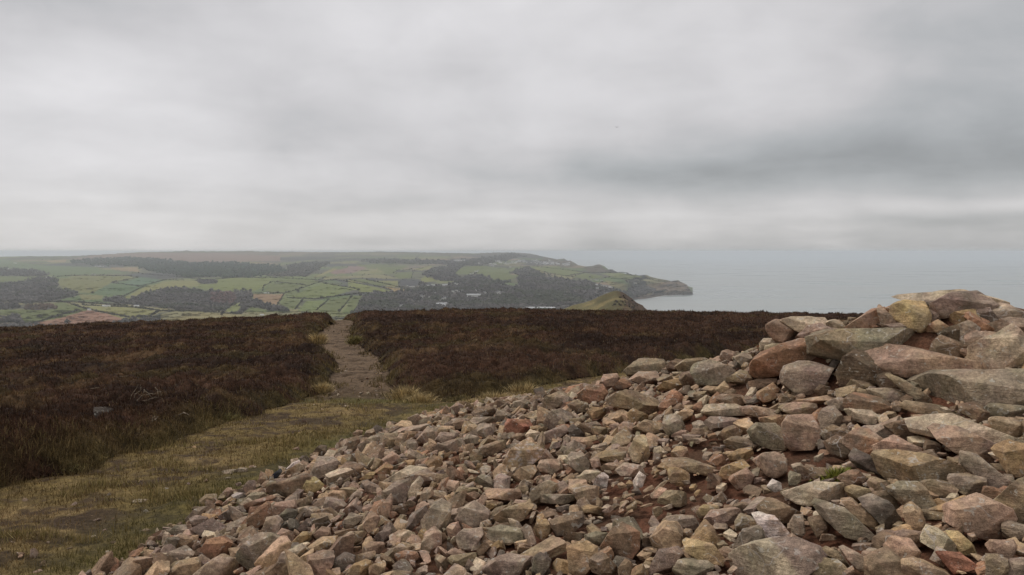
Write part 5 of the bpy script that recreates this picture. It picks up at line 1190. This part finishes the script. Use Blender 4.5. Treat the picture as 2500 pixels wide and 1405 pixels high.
# dead pale heather branches
m_twig = flat_mat('bleached_wood', (.21, .165, .115), .8, 30, .25)
def tube(P, R_, k=6):
    P = np.array(P, float); n_ = len(P); V = []
    for i in range(n_):
        t_ = P[min(i + 1, n_ - 1)] - P[max(i - 1, 0)]; t_ /= np.linalg.norm(t_) + 1e-9; u = np.cross(t_, [.3, .2, .93]); u /= np.linalg.norm(u); v_ = np.cross(t_, u); a_ = np.linspace(0, 2 * np.pi, k + 1)[:-1]
        V.append(P[i] + R_[i] * (np.cos(a_)[:, None] * u + np.sin(a_)[:, None] * v_))
    V = np.concatenate(V); i = np.arange(k); Fc = np.concatenate([np.c_[b * k + i, b * k + (i + 1) % k, (b + 1) * k + (i + 1) % k, (b + 1) * k + i] for b in range(n_ - 1)]); return V, Fc
def twig_group(lines, r0, lab, seed):
    r = np.random.default_rng(seed); VV, FF = [], []; off = 0; org = None
    allp = np.concatenate([np.array(l_) for l_ in lines]); x0, y0 = moor_hit(allp[:, 0].mean(), allp[:, 1].max() + 2)
    y0b = y0 - .05
    for l_ in lines:
        l_ = np.array(l_, float); m_ = 14; tq = np.linspace(0, len(l_) - 1, m_); q = np.c_[np.interp(tq, np.arange(len(l_)), l_[:, 0]), np.interp(tq, np.arange(len(l_)), l_[:, 1])]; yy = y0b + np.cumsum(r.normal(0, .018, m_)); a_, c_ = ray(q[:, 0], q[:, 1])
        P = np.c_[a_ * yy, yy, c_ * yy] + r.normal(0, .003, (m_, 3)); v, f_ = tube(P, r0 * np.linspace(1.15, .5, m_)); VV.append(v); FF.append(f_ + off); off += len(v)
    V = np.concatenate(VV); c = V.mean(0); o = mesh_np('dead_branch', V - c, np.concatenate(FF), m_twig, loc=c); return tag(o, lab, 'branch', 'bleached dead branches in the heather')
def ZT(s): return [(250 + x_ / 8.263, 900 + y_ / 8.263) for x_, y_ in Z1(s)]
twig_group([ZT('570,620 575,560 630,470 690,400 725,310'), ZT('640,590 665,520 780,440 765,310'), ZT('700,650 750,590 820,520 850,440'), ZT('840,430 920,500 1020,600'), ZT('820,650 920,645 970,610 1130,580'), ZT('1060,380 1120,460 1130,580'), ZT('1120,460 1180,480 1185,560'), ZT('890,530 960,510 1080,515')], .0058, 'tangle of bleached dead heather branches on the left moor', 1)
twig_group([ZT('290,200 340,165 500,155')], .006, 'short pale stick left above the tangle of dead branches', 2)
twig_group([ZT('1500,980 1580,920 1640,895 1750,940'), ZT('1640,895 1700,915')], .007, 'arched pale stick low on the left moor right of the tangle', 3)
twig_group([ZT('1010,1060 1020,1000 1070,960'), ZT('1050,1040 1130,970')], .006, 'forked pale twig rising from a straw tussock', 4)
twig_group([[(218, 950), (232, 948), (243, 947)]], .006, 'short pale stick far left on the moor', 5)
# straw coloured tussocks
def tussock(px, py, w_, h_, cols, lab, seed, n=700, on=None, name='grass_tussock'):
    r = np.random.default_rng(seed); x0, y0 = (on if on is not None else ground_hit(px, py)); k = y0 / F; W_, Hh = w_ * k / 2, h_ * k; q = r.normal(0, .5, (n, 2)) * [W_, W_ * .8]; z0 = surf(x0 + q[:, 0], y0 + q[:, 1]); z00 = float(surf(x0, y0)[0])
    a_ = np.arctan2(q[:, 1], q[:, 0]) + r.normal(0, .5, n); t_ = np.clip(np.linalg.norm(q, axis=1) / W_ * .8, 0, 1.2) + np.abs(r.normal(0, .2, n)); ln = Hh * r.uniform(.5, 1.2, n)
    b0 = np.c_[q, z0 - z00 - .01]; md = b0 + np.c_[np.cos(a_) * np.sin(t_ * .6), np.sin(a_) * np.sin(t_ * .6), np.cos(t_ * .6)] * ln[:, None] * .6; tp = md + np.c_[np.cos(a_) * np.sin(t_ * 1.5), np.sin(a_) * np.sin(t_ * 1.5), np.cos(t_ * 1.5)] * ln[:, None] * .5
    bb = r.uniform(0, 6.28, n); s_ = np.c_[np.cos(bb), np.sin(bb), bb * 0] * np.maximum(.0026, .6 * k)
    V = np.stack([b0 - s_, b0 + s_, md + s_ * .7, md - s_ * .7, tp], 1).reshape(-1, 3); i = np.arange(n) * 5; Fc = np.concatenate([np.c_[i, i + 1, i + 2], np.c_[i, i + 2, i + 3], np.c_[i + 3, i + 2, i + 4]])
    c = s2l(cols[0])[None] * (1 - r.random((n, 1))) + s2l(cols[1])[None] * r.random((n, 1)); c = c * np.exp(r.normal(0, .25, n))[:, None] * 1.15
    o = mesh_np(name, V, Fc, m_blade, np.repeat(c, 5, 0), smooth=False, loc=(x0, y0, z00)); return tag(o, lab, 'tussock', 'tussocks at the heather edge')
STR = ((178, 158, 116), (128, 110, 74)); GRN = ((100, 96, 54), (122, 110, 74))
for i, (px, py, w_, h_, cols, lab) in enumerate([(988, 972, 60, 34, STR, 'tall straw coloured tussock right of the path mouth'), (1030, 985, 60, 30, STR, 'smaller straw tussock right of the tallest one'), (1210, 978, 90, 26, STR, 'pale tussock at the heather foot just left of the stone heap'),
    (1150, 990, 60, 20, STR, 'low straw tussock between the heap and the heather'), (375, 1050, 60, 34, STR, 'straw tussock with a forked twig in the left heather'), (330, 1008, 70, 30, GRN, 'greenish tussock under the tangle of dead branches'), (392, 990, 50, 22, STR, 'yellowish tussock right of the tangle of dead branches'),
    (775, 838, 34, 26, STR, 'straw tussock on the left bank of the upper path'), (786, 955, 40, 24, STR, 'straw tussock on the left bank where the path opens'), (670, 975, 30, 22, STR, 'pale tussock in the heather left of the path mouth'), (120, 1150, 90, 34, GRN, 'greenish tussock at the heather foot near the left edge'),
    (540, 1030, 80, 26, GRN, 'olive tussock at the heather foot below the left moor'), (868, 838, 30, 20, GRN, 'olive tussock on the right bank of the upper path'), (1275, 958, 80, 26, STR, 'pale tussock behind the stone heap edge')]): tussock(px, py, w_, h_, cols, lab, 70 + i)
ht = heap_depth(2042, 1165); a_, c_ = ray(2042, 1165); tussock(2042, 1165, 62, 26, ((132, 128, 60), (96, 104, 44)), 'tuft of yellow green grass growing on the heap', 95, 420, on=(float(a_ * ht), float(ht)), name='grass_tuft')
# two seed heads over the heather skyline
m_stalk = flat_mat('dry_stalk', (.06, .055, .07), .9, 20, .2)
for px, hgt, lab in ((2025, .24, 'left and taller of two dark seed heads on the heather skyline'), (2032.5, .18, 'right and shorter of two dark seed heads on the heather skyline')):
    yy = 50.; a_, c_ = ray(px, 770); x_ = a_ * yy; zz = float(gz(x_, yy)) + float(canopy([x_], [yy])[0]); e_ = bpy.data.objects.new('dried_flower', None); link(e_); e_.location = (x_, yy, zz - .05); tag(e_, lab, 'dried flower', 'seed heads on the skyline')
    v, f_ = tube([(0, 0, -.1), (.01, 0, hgt * .6), (-.01, 0, hgt)], [.016, .013, .010]); mesh_np('stalk', v, f_, m_stalk, parent=e_); Vq, T = rock_unit(33, 2); mesh_np('seed_head', Vq * [.05, .05, .055] + [-.01, 0, hgt + .03], T, m_stalk, parent=e_)
# gliding bird, far off under the clouds
e_ = bpy.data.objects.new('bird', None); link(e_); dB = 70.; e_.scale = (.37,) * 3; a_, c_ = ray(1506, 311); e_.location = (a_ * dB, dB, c_ * dB); e_.rotation_euler = (0, 0, .3); tag(e_, 'tiny pale bird gliding in the grey sky right of the middle', 'bird')
m_bird = flat_mat('plumage', (.45, .45, .46), .8, 5, .1)
B, T = ICO[3]; Vb = B * [.075, .26, .07]; Vb[:, 2] += .02 * (B[:, 1] > .5); mesh_np('body', Vb, T, m_bird, parent=e_)
for s_ in (-1, 1):
    sp_n = np.linspace(0, 1, 12); ch_n = np.array([-.5, -.2, .2, .5]); Vw = []
    for u in sp_n:
        for k_i, c in enumerate(ch_n): Vw.append((s_ * u * .62, .06 * math.sin(u * 3) - .10 * u * u + c * .17 * (1 - .75 * u), .10 * math.sin(u * 2.2) - .05 * u * u + .012 * (1 - abs(c) * 1.6)))
    nW = 4; Fw = [(i * nW + j, i * nW + j + 1, (i + 1) * nW + j + 1, (i + 1) * nW + j) for i in range(11) for j in range(3)]; Vw = np.array(Vw); Vw2 = Vw - [0, 0, .014]; Fw = np.array(Fw); mesh_np('wing', np.concatenate([Vw, Vw2]), np.concatenate([Fw, Fw[:, ::-1] + len(Vw)]), m_bird, parent=e_)
